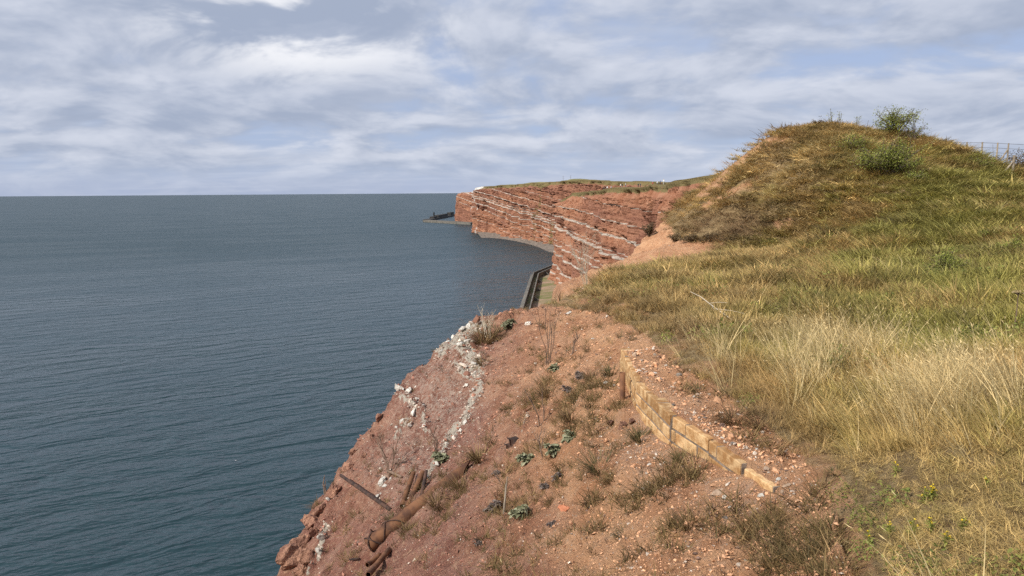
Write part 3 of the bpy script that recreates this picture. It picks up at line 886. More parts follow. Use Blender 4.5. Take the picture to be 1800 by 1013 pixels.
# ------------------------------------------------------------------ small mesh makers
class MB:
    def __init__(self):
        self.v = []; self.f = []; self.c = []

    def tube(self, pts, radii, sides=6, cap=True):
        pts = [Vector(p) for p in pts]
        base = len(self.v); n = len(pts)
        ref = Vector((0.31, 0.2, 0.93))
        for i, p in enumerate(pts):
            d = (pts[min(i + 1, n - 1)] - pts[max(i - 1, 0)]).normalized()
            a = d.cross(ref)
            if a.length < 0.1: a = d.cross(Vector((1, 0, 0)))
            a.normalize(); b = d.cross(a)
            for k in range(sides):
                t = 2 * math.pi * k / sides
                self.v.append(p + (a * math.cos(t) + b * math.sin(t)) * radii[i])
        for i in range(n - 1):
            for k in range(sides):
                k2 = (k + 1) % sides
                self.f.append((base + i * sides + k, base + i * sides + k2, base + (i + 1) * sides + k2, base + (i + 1) * sides + k))
        if cap:
            self.f.append(tuple(base + k for k in reversed(range(sides))))
            self.f.append(tuple(base + (n - 1) * sides + k for k in range(sides)))

    def blade(self, p, direc, side, length, width, bend, seg=3, col=0.5):
        """tapering grass blade"""
        base = len(self.v)
        p = Vector(p); up = Vector((0, 0, 1))
        pos = p.copy(); d = Vector(direc).normalized()
        out = Vector((d.x, d.y, 0))
        out = out.normalized() if out.length > 1e-3 else Vector((1, 0, 0))
        for i in range(seg + 1):
            w = width * (1 - (i / seg) ** 1.5) * 0.5
            if i == seg:
                self.v.append(pos.copy()); self.c.append(col)
            else:
                self.v.append(pos - side * w); self.v.append(pos + side * w); self.c += [col, col]
            d = (d + out * bend / seg - up * abs(bend) * 0.45 / seg * (i + 1) / seg).normalized()
            pos = pos + d * (length / seg)
        for i in range(seg - 1):
            a = base + 2 * i
            self.f.append((a, a + 1, a + 3, a + 2))
        a = base + 2 * (seg - 1)
        self.f.append((a, a + 1, a + 2))

    def leaf(self, p, direc, normal, length, width, col=0.5, curl=0.2):
        d = Vector(direc).normalized(); nrm = Vector(normal)
        s = d.cross(nrm)
        if s.length < 1e-3: s = d.orthogonal()
        s.normalize(); nrm = s.cross(d).normalized()
        p = Vector(p); b = len(self.v)
        m = p + d * length * 0.5 + nrm * curl * length * 0.4
        tip = p + d * length
        self.v += [p, m - s * width * 0.5, tip, m + s * width * 0.5, m - nrm * curl * length * 0.15]
        self.c += [col] * 5
        self.f += [(b, b + 4, b + 1), (b + 1, b + 4, b + 2), (b + 2, b + 4, b + 3), (b + 3, b + 4, b)]

    def mesh(self, name, mat=None, smooth=False):
        me = bpy.data.meshes.new(name)
        me.from_pydata([tuple(v) for v in self.v], [], self.f)
        if mat: me.materials.append(mat)
        if self.c and len(self.c) == len(self.v):
            a = me.attributes.new('cv', 'FLOAT', 'POINT')
            a.data.foreach_set('value', np.array(self.c, np.float32))
        if smooth: me.polygons.foreach_set('use_smooth', [True] * len(me.polygons))
        me.update()
        return me

    def obj(self, name, mat, parent=None, smooth=False):
        return link(bpy.data.objects.new(name, self.mesh(name, mat, smooth)), parent)


def rock_mesh(name, seed, flat=0.6, sub=2, rough=0.28, angular=True):
    """chipped stone: a ball with facets cut off"""
    r = random.Random(seed)
    bm = bmesh.new()
    bmesh.ops.create_icosphere(bm, subdivisions=sub, radius=0.5)
    sc = (r.uniform(0.85, 1.25), r.uniform(0.65, 1.0), flat * r.uniform(0.8, 1.2))
    planes = []
    for _ in range(13 if angular else 4):
        n = Vector((r.gauss(0, 1), r.gauss(0, 1), r.gauss(0, 1))).normalized()
        planes.append((n, r.uniform(0.20, 0.38)))
    co = np.array([tuple(v.co) for v in bm.verts])
    for n, dd in planes:                       # chop facets off
        e = np.maximum(co @ np.array(n) - dd, 0)
        co = co - e[:, None] * np.array(n)[None]
    if sub < 4: nz = fbm(co[:, 0] * 5 + seed, co[:, 1] * 5, co[:, 2] * 5 + 3, 4, 0.65)
    else: nz = 1.8 * fbm(co[:, 0] * 3 + seed, co[:, 1] * 3, co[:, 2] * 7 + 3, 5, 0.7)
    co = co * (1 + rough * nz * 0.5)[:, None] * np.array(sc)[None]
    for v, c in zip(bm.verts, co): v.co = Vector(c)
    me = bpy.data.meshes.new(name)
    bm.to_mesh(me); bm.free()
    return me


# ------------------------------------------------------------------ plant and prop materials
def leafy_mat(name, ca, cb, trans=0.25, rough=0.7, tint=False, attr='cv'):
    m, t = new_mat(name)
    cv = t.n('ShaderNodeAttribute', attribute_name=attr).outputs['Fac']
    rnd = t.n('ShaderNodeObjectInfo').outputs['Random']
    c = t.mix(cv, ca, cb)
    if tint:
        tn = t.n('ShaderNodeAttribute', attribute_name='tint', attribute_type='INSTANCER').outputs['Color']
        c = t.vmath('MULTIPLY', tn, t.mix(cv, (0.60, 0.62, 0.60), (1.45, 1.40, 1.35)))
    b = t.n('ShaderNodeBsdfPrincipled', {'Base Color': c, 'Roughness': rough, 'Specular IOR Level': 0.25})
    tr = t.n('ShaderNodeBsdfTranslucent', {'Color': c})
    mx = t.n('ShaderNodeMixShader', {0: trans, 1: b.outputs[0], 2: tr.outputs[0]})
    finish(t, mx.outputs[0])
    return m


MAT_GRASS = leafy_mat('grass_blades', (1, 1, 1), (1, 1, 1), 0.3, tint=True)
MAT_TUSSOCK = leafy_mat('tussock_blades', (0.065, 0.060, 0.022), (0.25, 0.20, 0.09), 0.2)
MAT_DRYTUFT = leafy_mat('dry_tuft_blades', (0.11, 0.060, 0.028), (0.36, 0.245, 0.115), 0.2)
MAT_STRAW = leafy_mat('straw_stalks', (0.36, 0.265, 0.12), (0.60, 0.48, 0.26), 0.25)
MAT_CABBAGE = leafy_mat('cabbage_leaves', (0.115, 0.115, 0.055), (0.38, 0.375, 0.24), 0.12, 0.7)
MAT_CABDARK = leafy_mat('withered_leaves', (0.085, 0.062, 0.055), (0.27, 0.215, 0.185), 0.1, 0.8)
MAT_BUSH = leafy_mat('bush_leaves', (0.14, 0.165, 0.030), (0.39, 0.41, 0.095), 0.3)
MAT_BUSHBROWN = leafy_mat('brown_scrub_leaves', (0.07, 0.048, 0.025), (0.20, 0.14, 0.07), 0.15)
MAT_YELLOW = leafy_mat('yellow_petals', (0.75, 0.52, 0.02), (0.80, 0.62, 0.05), 0.2)
MAT_TWIG = simple_mat('dead_twig', (0.13, 0.085, 0.06), (0.25, 0.17, 0.12), scale=30, bump_scale=120, dist=0.002)
MAT_PALETWIG = simple_mat('bleached_twig', (0.42, 0.35, 0.25), (0.58, 0.50, 0.38), scale=30, bump_scale=120, dist=0.002)
MAT_BARK = simple_mat('shrub_bark', (0.10, 0.075, 0.05), (0.20, 0.16, 0.115), scale=12, bump_scale=60, dist=0.004)
MAT_RUST = simple_mat('rusty_steel', (0.085, 0.038, 0.022), (0.21, 0.095, 0.045), scale=5, rough=0.8, bump=0.5, bump_scale=35, dist=0.006)
MAT_RUSTDARK = simple_mat('dark_rusty_steel', (0.035, 0.022, 0.018), (0.095, 0.050, 0.034), scale=7, rough=0.8, bump=0.5, bump_scale=40, dist=0.005)
MAT_BRICK = simple_mat('yellow_brick', (0.35, 0.185, 0.075), (0.58, 0.385, 0.20), scale=7, rough=0.92, bump=0.8, bump_scale=45, dist=0.012, lo=0.36, hi=0.62, spec=0.1)
MAT_MORTAR = simple_mat('mortar', (0.15, 0.115, 0.09), (0.27, 0.215, 0.17), scale=14, bump=0.6, bump_scale=70, dist=0.005)
MAT_STONEPALE = simple_mat('pale_limestone', (0.47, 0.425, 0.36), (0.66, 0.62, 0.55), scale=6, bump=0.6, bump_scale=22, dist=0.02)
MAT_STONETAN = simple_mat('tan_sandstone', (0.37, 0.25, 0.165), (0.50, 0.36, 0.255), scale=6, bump=0.6, bump_scale=25, dist=0.015)
MAT_STONERED = simple_mat('red_sandstone', (0.20, 0.092, 0.062), (0.44, 0.235, 0.15), scale=3, bump=1.0, bump_scale=9, dist=0.08)
MAT_STONEGREY = simple_mat('dark_grey_stone', (0.11, 0.088, 0.075), (0.24, 0.205, 0.18), scale=6, bump=0.6, bump_scale=25, dist=0.015)
MAT_WOOD = simple_mat('weathered_wood', (0.22, 0.175, 0.125), (0.36, 0.30, 0.225), scale=6, bump=0.5, bump_scale=30, dist=0.01)
MAT_WIRE = simple_mat('fence_wire', (0.16, 0.15, 0.14), (0.26, 0.24, 0.22), scale=6, metallic=0.6, rough=0.5)


def pebble_mat():
    m, t = new_mat('gravel_stone')
    tn = t.n('ShaderNodeAttribute', attribute_name='tint', attribute_type='INSTANCER').outputs['Color']
    co = t.n('ShaderNodeTexCoord').outputs['Object']
    n = t.noise(co, 5.0, 4.0)
    c = t.vmath('MULTIPLY', tn, t.mix(n, (0.75, 0.75, 0.75), (1.25, 1.25, 1.25)))
    b = t.n('ShaderNodeBsdfPrincipled', {'Base Color': c, 'Roughness': 0.9, 'Specular IOR Level': 0.15})
    finish(t, b.outputs[0])
    return m

MAT_PEBBLE = pebble_mat()


# ------------------------------------------------------------------ scattered cover (grass, straw, gravel)
def scatter(name, pts, rots, scales, tints, variants, label, cat, pick):
    """one stuff object: meshes of variants placed on points by geometry nodes"""
    col = bpy.data.collections.new(name + '_source')
    for i, me in enumerate(variants):
        col.objects.link(bpy.data.objects.new('%s_source_%02d' % (name, i), me))
    n = len(pts)
    me = bpy.data.meshes.new(name)
    me.vertices.add(n)
    me.vertices.foreach_set('co', np.asarray(pts, np.float32).reshape(-1))
    a = me.attributes.new('rot', 'FLOAT_VECTOR', 'POINT'); a.data.foreach_set('vector', np.asarray(rots, np.float32).reshape(-1))
    a = me.attributes.new('scl', 'FLOAT_VECTOR', 'POINT'); a.data.foreach_set('vector', np.asarray(scales, np.float32).reshape(-1))
    a = me.attributes.new('tint', 'FLOAT_COLOR', 'POINT'); a.data.foreach_set('color', np.c_[np.asarray(tints), np.ones(n)].astype(np.float32).reshape(-1))
    a = me.attributes.new('pick', 'INT', 'POINT'); a.data.foreach_set('value', np.asarray(pick, np.int32))
    me.update()
    o = link(bpy.data.objects.new(name, me))
    g = bpy.data.node_groups.new(name, 'GeometryNodeTree')
    g.interface.new_socket('Geometry', in_out='INPUT', socket_type='NodeSocketGeometry')
    g.interface.new_socket('Geometry', in_out='OUTPUT', socket_type='NodeSocketGeometry')
    t = NT(g)
    gi = t.n('NodeGroupInput'); go = t.n('NodeGroupOutput')
    ci = t.n('GeometryNodeCollectionInfo'); ci.inputs['Collection'].default_value = col
    ci.inputs['Separate Children'].default_value = True; ci.inputs['Reset Children'].default_value = True
    def named(nm, dt):
        nd = t.n('GeometryNodeInputNamedAttribute', data_type=dt); nd.inputs['Name'].default_value = nm
        return nd.outputs['Attribute']
    e2r = t.n('FunctionNodeEulerToRotation', {0: named('rot', 'FLOAT_VECTOR')})
    m2p = t.n('GeometryNodeMeshToPoints', {'Mesh': gi.outputs[0]})
    inst = t.n('GeometryNodeInstanceOnPoints', {'Points': m2p.outputs[0], 'Instance': ci.outputs[0], 'Pick Instance': True, 'Instance Index': named('pick', 'INT'),
                                                'Rotation': e2r.outputs[0], 'Scale': named('scl', 'FLOAT_VECTOR')})
    t.set(go.inputs[0], inst.outputs[0])
    md = o.modifiers.new('scatter', 'NODES'); md.node_group = g
    tag(o, label, cat, kind='stuff')
    return o


def clump(seed, n, hmin, hmax, width, spread, lean, bend, wind=(0, 0), seeds=False):
    r = random.Random(seed)
    mb = MB()
    for i in range(n):
        a = r.uniform(0, 6.283); rad = spread * math.sqrt(r.random())
        p = (math.cos(a) * rad, math.sin(a) * rad, -0.03)
        la = r.gauss(0, lean); lb = r.gauss(0, lean)
        d = Vector((math.cos(a) * 0.25 + la + wind[0], math.sin(a) * 0.25 + lb + wind[1], 1.0))
        s = Vector((math.cos(a + 1.57 + r.uniform(-1, 1)), math.sin(a + 1.57), 0))
        L = r.uniform(hmin, hmax); cv = r.random()
        k = len(mb.v)
        mb.blade(p, d, s, L, width * r.uniform(0.7, 1.3), r.uniform(0.2, 1.0) * bend, 3 if not seeds else 4, cv)
        if seeds and r.random() < 0.7:           # drooping ear of seed
            tip = Vector(mb.v[-1]); pre = Vector(mb.v[-2])
            dd = (tip - pre).normalized()
            dd = (dd + Vector((wind[0], wind[1], -0.25)) * 0.8).normalized()
            mb.leaf(tip - dd * 0.01, dd, s.cross(dd), 0.055, 0.007, min(1, cv + 0.35), 0.15)
    return mb.mesh('grass_clump', MAT_GRASS)


def polar_points(n, rmin, rmax, half=48.0, margin=160):
    th = np.radians(RNG.uniform(-half, half, n)); r = np.exp(RNG.uniform(math.log(rmin), math.log(rmax), n))
    x = r * np.sin(th); y = r * np.cos(th)
    z = height(x, y)
    px, py = project(x, y, z)
    d, s = seg_dist(x, y, EDGE)
    ok = ~((s > 0) & (d > 0.1)) & (px > -100) & (px < 1800 + margin) & (py < 1013 + margin)
    return x[ok], y[ok], z[ok], px[ok], py[ok], np.hypot(x, y)[ok]


def grass_tint(x, y, px, py, n):
    patch = 1.35 * fbm(x * 0.75, y * 0.55, 21.0, 5, 0.62)
    patch2 = fbm(x * 0.25 + 4, y * 0.2, 27.0, 3)
    rnd = RNG.normal(0, 1, n)
    g = 0.24 + 0.55 * patch + 0.12 * rnd + 0.62 * gauss2(px, py, 1690, 460, 210, 120) + 0.12 * gauss2(px, py, 1560, 300, 130, 60) + 0.35 * gauss2(px, py, 1720, 300, 90, 50)
    g = g + 0.30 * gauss2(px, py, 1600, 590, 200, 45) + 0.15 * gauss2(px, py, 1620, 960, 170, 60) + 0.12 * gauss2(px, py, 1350, 520, 160, 40)
    heath = 0.95 * gauss2(px, py, 1270, 395, 120, 38) + 0.7 * gauss2(px, py, 1200, 600, 70, 32) + 0.6 * gauss2(px, py, 1040, 540, 60, 16) + 0.3 * patch2
    pale = 0.22 * gauss2(px, py, 1600, 720, 260, 75) + 0.55 * gauss2(px, py, 1370, 310, 110, 55) + 0.45 * gauss2(px, py, 1420, 620, 60, 60) + 0.35 * patch2 + 0.25 * rnd
    rust = 0.45 + 0.6 * fbm(x * 0.3 + 9, y * 0.22, 33.0, 3)
    base = np.array([0.50, 0.365, 0.155])[None] * (1 - np.clip(rust, 0, 1)[:, None]) + np.array([0.42, 0.265, 0.108])[None] * np.clip(rust, 0, 1)[:, None]
    def mixin(c, col, w):
        w = np.clip(w, 0, 1)[:, None]
        return c * (1 - w) + np.array(col)[None] * w
    c = mixin(base, (0.285, 0.270, 0.070), sstep(g, 0.18, 0.75) * 0.88)
    c = mixin(c, (0.27, 0.18, 0.10), sstep(heath, 0.25, 0.8))
    c = mixin(c, (0.55, 0.43, 0.215), sstep(pale, 0.3, 1.0) * 0.85)
    dk = fbm(x * 1.1 + 3, y * 0.8, 44.0, 4, 0.6)
    c = mixin(c, (0.20, 0.150, 0.065), sstep(dk, 0.12, 0.5) * 0.6)
    c = c * 1.08 * (1 + 0.28 * RNG.normal(0, 1, n))[:, None].clip(0.45, 1.7)
    return c


def build_grass():
    # meadow grass: wide clumps, finer close to the viewer
    near = [clump(100 + i, 75, 0.10, 0.36, 0.0068, 0.17, 0.36, 1.0, wind=(-0.14, 0.05)) for i in range(6)]
    far = [clump(200 + i, 80, 0.14, 0.42, 0.0150, 0.28, 0.34, 0.8, wind=(-0.10, 0.05)) for i in range(6)]
    heath = [clump(300 + i, 110, 0.06, 0.17, 0.0080, 0.26, 0.6, 0.6) for i in range(4)]
    thatch = [clump(340 + i, 80, 0.05, 0.19, 0.0060, 0.17, 1.6, 0.5) for i in range(6)]
    V = near + far + heath + thatch
    pa = polar_points(50000, 2.9, 62.0); pb = polar_points(46000, 24.0, 62.0, 42)
    x, y, z, px, py, r = [np.concatenate(q) for q in zip(pa, pb)]
    m = soil_mask(px, py)
    keep = (m < 0.4) | ((m > 0.7) & (m < 0.9) & (RNG.random(len(x)) < 0.20))
    rim0 = soil_mask(px - 34, py + 22)
    keep &= ~((rim0 > 0.5) & (RNG.random(len(x)) < 0.45))
    # worn, thin places
    thin = fbm(x * 0.9, y * 0.9, 51.0, 3)
    edge = gauss2(px, py, 1470, 960, 110, 130)
    keep &= ~((RNG.random(len(x)) < 0.75 * edge) & (thin < 0.25))
    keep &= RNG.random(len(x)) < 0.55 + 0.6 * sstep(fbm(x * 1.3, y * 1.3, 55.0, 4), -0.4, 0.3)
    x, y, z, px, py, r = [a[keep] for a in (x, y, z, px, py, r)]
    n = len(x)
    tint = grass_tint(x, y, px, py, n)
    rim = np.maximum(soil_mask(px - 34, py + 22), 0.6 * soil_mask(px - 60, py + 40)) * (r < 26)
    tint = tint * (1 - 0.5 * rim[:, None]) + 0.5 * rim[:, None] * np.array([0.33, 0.22, 0.11])[None]
    hth = gauss2(px, py, 1270, 395, 110, 34) + 0.8 * gauss2(px, py, 1200, 600, 60, 28)
    ish = RNG.random(n) < hth
    lie = RNG.random(n) < 0.95 * sstep(py, 765, 835) + 0.25
    pick = np.where(ish, 12 + RNG.integers(0, 4, n), np.where(lie, 16 + RNG.integers(0, 6, n), np.where(r < 13, RNG.integers(0, 6, n), 6 + RNG.integers(0, 6, n))))
    s = (0.65 + 0.6 * RNG.random(n)) * (1 + 0.65 * fbm(x * 0.8, y * 0.8, 61.0, 4, 0.6))
    wide = np.where(r < 13, 1.0, np.clip(r / 13, 1, 2.6) ** 0.8)
    s = s * np.where(r < 7, 0.75, 1.0) * (1 - 0.45 * rim)
    s = s * (1 - 0.25 * sstep(py, 800, 880))
    tall = 1 - 0.30 * sstep(r, 15, 40)
    sc = np.stack([s * wide, s * wide, s * tall], -1)
    spin = np.where(lie | ish, RNG.uniform(-3.14, 3.14, n), RNG.uniform(-0.7, 0.7, n))
    rot = np.stack([RNG.normal(0, 0.14, n), RNG.normal(0, 0.14, n), spin], -1)
    scatter('meadow_grass', np.stack([x, y, z + CAM_H], -1), rot, sc, tint, V, 'dry brown and green meadow grass covering the hill and field', 'grass', pick)

    # tall bleached straw with seed heads
    st = [clump(400 + i, 16, 0.35, 0.85, 0.0078, 0.09, 0.17, 0.75, wind=(-0.30 if i > 2 else -0.05, 0.10), seeds=True) for i in range(8)]
    x, y, z, px, py, r = polar_points(60000, 3.5, 48.0)
    m = soil_mask(px, py)
    w = 0.95 * gauss2(px, py, 1660, 735, 190, 75) + 0.85 * gauss2(px, py, 1425, 640, 45, 55) + 0.5 * gauss2(px, py, 1520, 650, 120, 60) + 0.45 * gauss2(px, py, 1290, 720, 45, 40) * 0.6
    w = w * (1 - sstep(py, 790, 860)) + 0.05 * sstep(r, 8, 12) + 0.008 + 0.25 * gauss2(px, py, 1380, 320, 120, 50) + 0.12 * gauss2(px, py, 1350, 500, 260, 60)
    w = w * (0.10 + 1.3 * sstep(fbm(x * 1.5, y * 1.5, 71.0, 4, 0.6), 0.0, 0.40))
    w = w * (1 - gauss2(px, py, 1560, 950, 260, 100))
    keep = (m < 0.4) & (RNG.random(len(x)) < w * 0.34)
    x, y, z, px, py, r = [a[keep] for a in (x, y, z, px, py, r)]
    n = len(x)
    c = np.array([0.60, 0.475, 0.25])[None] * (1 + 0.16 * RNG.normal(0, 1, n))[:, None].clip(0.6, 1.4)
    c = c * np.where(r > 11, 0.88, 1.0)[:, None]
    s = 0.65 + 0.45 * RNG.random(n)
    s = s * np.where(r > 12, 0.75, 1.0)
    wd = np.clip(r / 10, 1, 2.2)
    scatter('straw_grass', np.stack([x, y, z + CAM_H], -1), np.stack([RNG.normal(0, 0.12, n), RNG.normal(0, 0.12, n), RNG.uniform(-0.5, 0.5, n)], -1),
            np.stack([s * wd, s * wd, s], -1), c, st, 'tall bleached straw stalks leaning over the meadow', 'grass', RNG.integers(0, 8, n))

    # leafy herbs in patches through the meadow
    hv = []
    for i in range(6):
        r_ = random.Random(700 + i); mb = MB()
        for j in range(70):
            a_ = r_.uniform(0, 6.283); rad = 0.16 * math.sqrt(r_.random())
            p_ = Vector((math.cos(a_) * rad, math.sin(a_) * rad, r_.uniform(0.0, 0.20)))
            L_ = r_.uniform(0.025, 0.06)
            mb.leaf(p_, Vector((r_.gauss(0, 1), r_.gauss(0, 1), r_.gauss(0.3, 0.6))), Vector((r_.gauss(0, 0.4), r_.gauss(0, 0.4), 1)), L_, L_ * 0.5, r_.random(), 0.15)
        hv.append(mb.mesh('herb_clump', MAT_GRASS))
    x, y, z, px, py, r = polar_points(16000, 3.2, 46.0)
    m = soil_mask(px, py)
    w = sstep(fbm(x * 0.9 + 30, y * 0.7, 121.0, 4, 0.6), 0.05, 0.35) * (0.30 + 0.6 * gauss2(px, py, 1680, 480, 180, 110) + 0.5 * gauss2(px, py, 1600, 590, 220, 40) + 0.7 * gauss2(px, py, 1600, 950, 170, 70) + 0.4 * gauss2(px, py, 1600, 300, 160, 60))
    w = w * (1 - 0.8 * gauss2(px, py, 1600, 720, 260, 60))
    keep = (m < 0.4) & (RNG.random(len(x)) < w)
    x, y, z, px, py, r = [a[keep] for a in (x, y, z, px, py, r)]
    n = len(x)
    k = RNG.random(n)[:, None]
    c = np.array([0.155, 0.185, 0.045])[None] * (1 - k) + np.array([0.27, 0.26, 0.07])[None] * k
    c = c * (1 + 0.2 * RNG.normal(0, 1, n))[:, None].clip(0.5, 1.5)
    s = (0.7 + 0.7 * RNG.random(n)) * np.where(r < 9, 0.38, 0.9)
    wd = np.where(r < 9, 1.5, np.clip(r / 13, 1, 1.8))
    scatter('meadow_herbs', np.stack([x, y, z + CAM_H], -1), np.stack([RNG.normal(0, 0.15, n), RNG.normal(0, 0.15, n), RNG.uniform(0, 6.28, n)], -1),
            np.stack([s * wd, s * wd, s * 1.2], -1), c, hv, 'low green leafy herbs growing in patches among the meadow grass', 'herbs', RNG.integers(0, 6, n))

    # sparse low tufts on the bare soil
    tf = [clump(500 + i, 46, 0.05, 0.19, 0.0065, 0.07, 0.75, 0.6) for i in range(6)]
    x, y, z, px, py, r = polar_points(26000, 4.0, 24.0, 36)
    m = soil_mask(px, py)
    w = 0.55 * gauss2(px, py, 1180, 850, 130, 45) + 0.22 * gauss2(px, py, 1400, 950, 120, 70) + 0.5 * gauss2(px, py, 780, 865, 60, 35) + 0.5 * gauss2(px, py, 740, 910, 40, 30) + 0.45 * gauss2(px, py, 940, 545, 70, 12) + 0.35 * gauss2(px, py, 990, 690, 70, 50) + 0.06
    w = w + 0.5 * gauss2(px, py, 1300, 700, 70, 30) + 0.5 * gauss2(px, py, 1000, 720, 100, 80) + 0.4 * gauss2(px, py, 900, 850, 100, 50) + 0.4 * gauss2(px, py, 860, 600, 50, 40) + 0.12
    w = w * sstep(fbm(x * 1.9, y * 1.9, 81.0, 3), -0.25, 0.4)
    keep = (m > 0.5) & (RNG.random(len(x)) < w) & (r < 24)
    q = (x - WA[0]) * WNRM[0] + (y - WA[1]) * WNRM[1]
    q = q - np.interp((x - WA[0]) * WDIR[0] + (y - WA[1]) * WDIR[1], WALL_KW, WALL_KQ)
    keep &= ~((np.abs(q + 0.1) < 0.22) & (y > WA[1] - 0.2) & (y < WB[1] + 0.2))
    x, y, z, px, py, r = [a[keep] for a in (x, y, z, px, py, r)]
    n = len(x)
    g = RNG.random(n)[:, None]
    c = np.array([0.30, 0.195, 0.095])[None] * (1 - g) + np.array([0.13, 0.10, 0.04])[None] * g
    c = c * (1 + 0.25 * RNG.normal(0, 1, n))[:, None].clip(0.5, 1.5)
    s = 0.7 + 0.8 * RNG.random(n)
    scatter('soil_tufts', np.stack([x, y, z + CAM_H], -1), np.stack([RNG.normal(0, 0.2, n), RNG.normal(0, 0.2, n), RNG.uniform(0, 6.28, n)], -1),
            np.stack([s * 1.2, s * 1.2, s], -1), c, tf, 'withered low tufts of grass scattered over the bare red soil', 'grass', RNG.integers(0, 6, n))

build_grass()


def build_gravel():
    V = []
    for i in range(10):
        me = rock_mesh('gravel_stone', 40 + i, flat=0.55, sub=1, rough=0.3); me.materials.append(MAT_PEBBLE); V.append(me)
    x, y, z, px, py, r = polar_points(210000, 3.6, 56.0, 38)
    m = soil_mask(px, py)
    q = (x - WA[0]) * WNRM[0] + (y - WA[1]) * WNRM[1]
    q = q - np.interp((x - WA[0]) * WDIR[0] + (y - WA[1]) * WDIR[1], WALL_KW, WALL_KQ)
    onwall = (q > -1.0) & (q < -0.02) & (y > WA[1] - 0.3) & (y < WB[1] + 0.5)
    pale = pale_field(px, py)
    dens = 0.40 + 0.5 * sstep(fbm(x * 0.8, y * 0.8, 91.0, 3), -0.2, 0.5) + 0.5 * pale + 0.4 * onwall
    dens = dens + 0.55 * gauss2(px, py, 760, 740, 120, 130)
    keep = (m > 0.5) & (RNG.random(len(x)) < dens) & ~((np.abs(q) < 0.03) & (y > WA[1]) & (y < WB[1]))
    x, y, z, px, py, r, pale, onwall = [a[keep] for a in (x, y, z, px, py, r, pale, onwall)]
    n = len(x)
    size = np.exp(RNG.normal(math.log(0.017), 0.60, n)).clip(0.006, 0.085) * np.clip(r / 8, 0.8, 2.6) ** 0.7
    size = size * (1 + 0.9 * (RNG.random(n) < 0.25 * onwall) + 2.2 * pale * RNG.random(n) ** 1.5)
    k = RNG.random(n)
    palep = 0.07 + 0.5 * pale + 0.08 * onwall + 0.30 * gauss2(px, py, 770, 690, 85, 100) + 0.22 * gauss2(px, py, 700, 820, 80, 70) + 0.12 * gauss2(px, py, 1130, 800, 80, 50)
    warm = sstep(px, 760, 1080)[:, None]
    red = np.array([0.36, 0.172, 0.120])[None] * (1 - warm) + np.array([0.60, 0.335, 0.19])[None] * warm
    c = np.where((k < palep)[:, None], np.array([0.53, 0.44, 0.355])[None], np.where((k > 0.93)[:, None], np.array([0.20, 0.13, 0.10])[None], red))
    c = c * (1 + 0.2 * RNG.normal(0, 1, n))[:, None].clip(0.5, 1.5)
    sc = size[:, None] * (1 + 0.25 * RNG.normal(0, 1, (n, 3))).clip(0.5, 1.7)
    scatter('loose_gravel', np.stack([x, y, z + CAM_H + size * 0.1], -1), np.stack([RNG.normal(0, 0.35, n), RNG.normal(0, 0.35, n), RNG.uniform(0, 6.28, n)], -1),
            sc, c, V, 'loose reddish and pale gravel strewn over the eroded slope', 'gravel', RNG.integers(0, 10, n))

build_gravel()


# ------------------------------------------------------------------ retaining wall of yellow brick
def bevel_box_mesh(name, sx, sy, sz, bev, seed=0):
    r = random.Random(seed)
    bm = bmesh.new()
    bmesh.ops.create_cube(bm, size=1.0)
    for v in bm.verts:
        v.co = Vector((v.co.x * sx + r.uniform(-1, 1) * 0.003, v.co.y * sy + r.uniform(-1, 1) * 0.003, v.co.z * sz + r.uniform(-1, 1) * 0.002))
    bmesh.ops.bevel(bm, geom=bm.edges[:], offset=bev, segments=1, affect='EDGES')
    me = bpy.data.meshes.new(name)
    bm.to_mesh(me); bm.free()
    return me


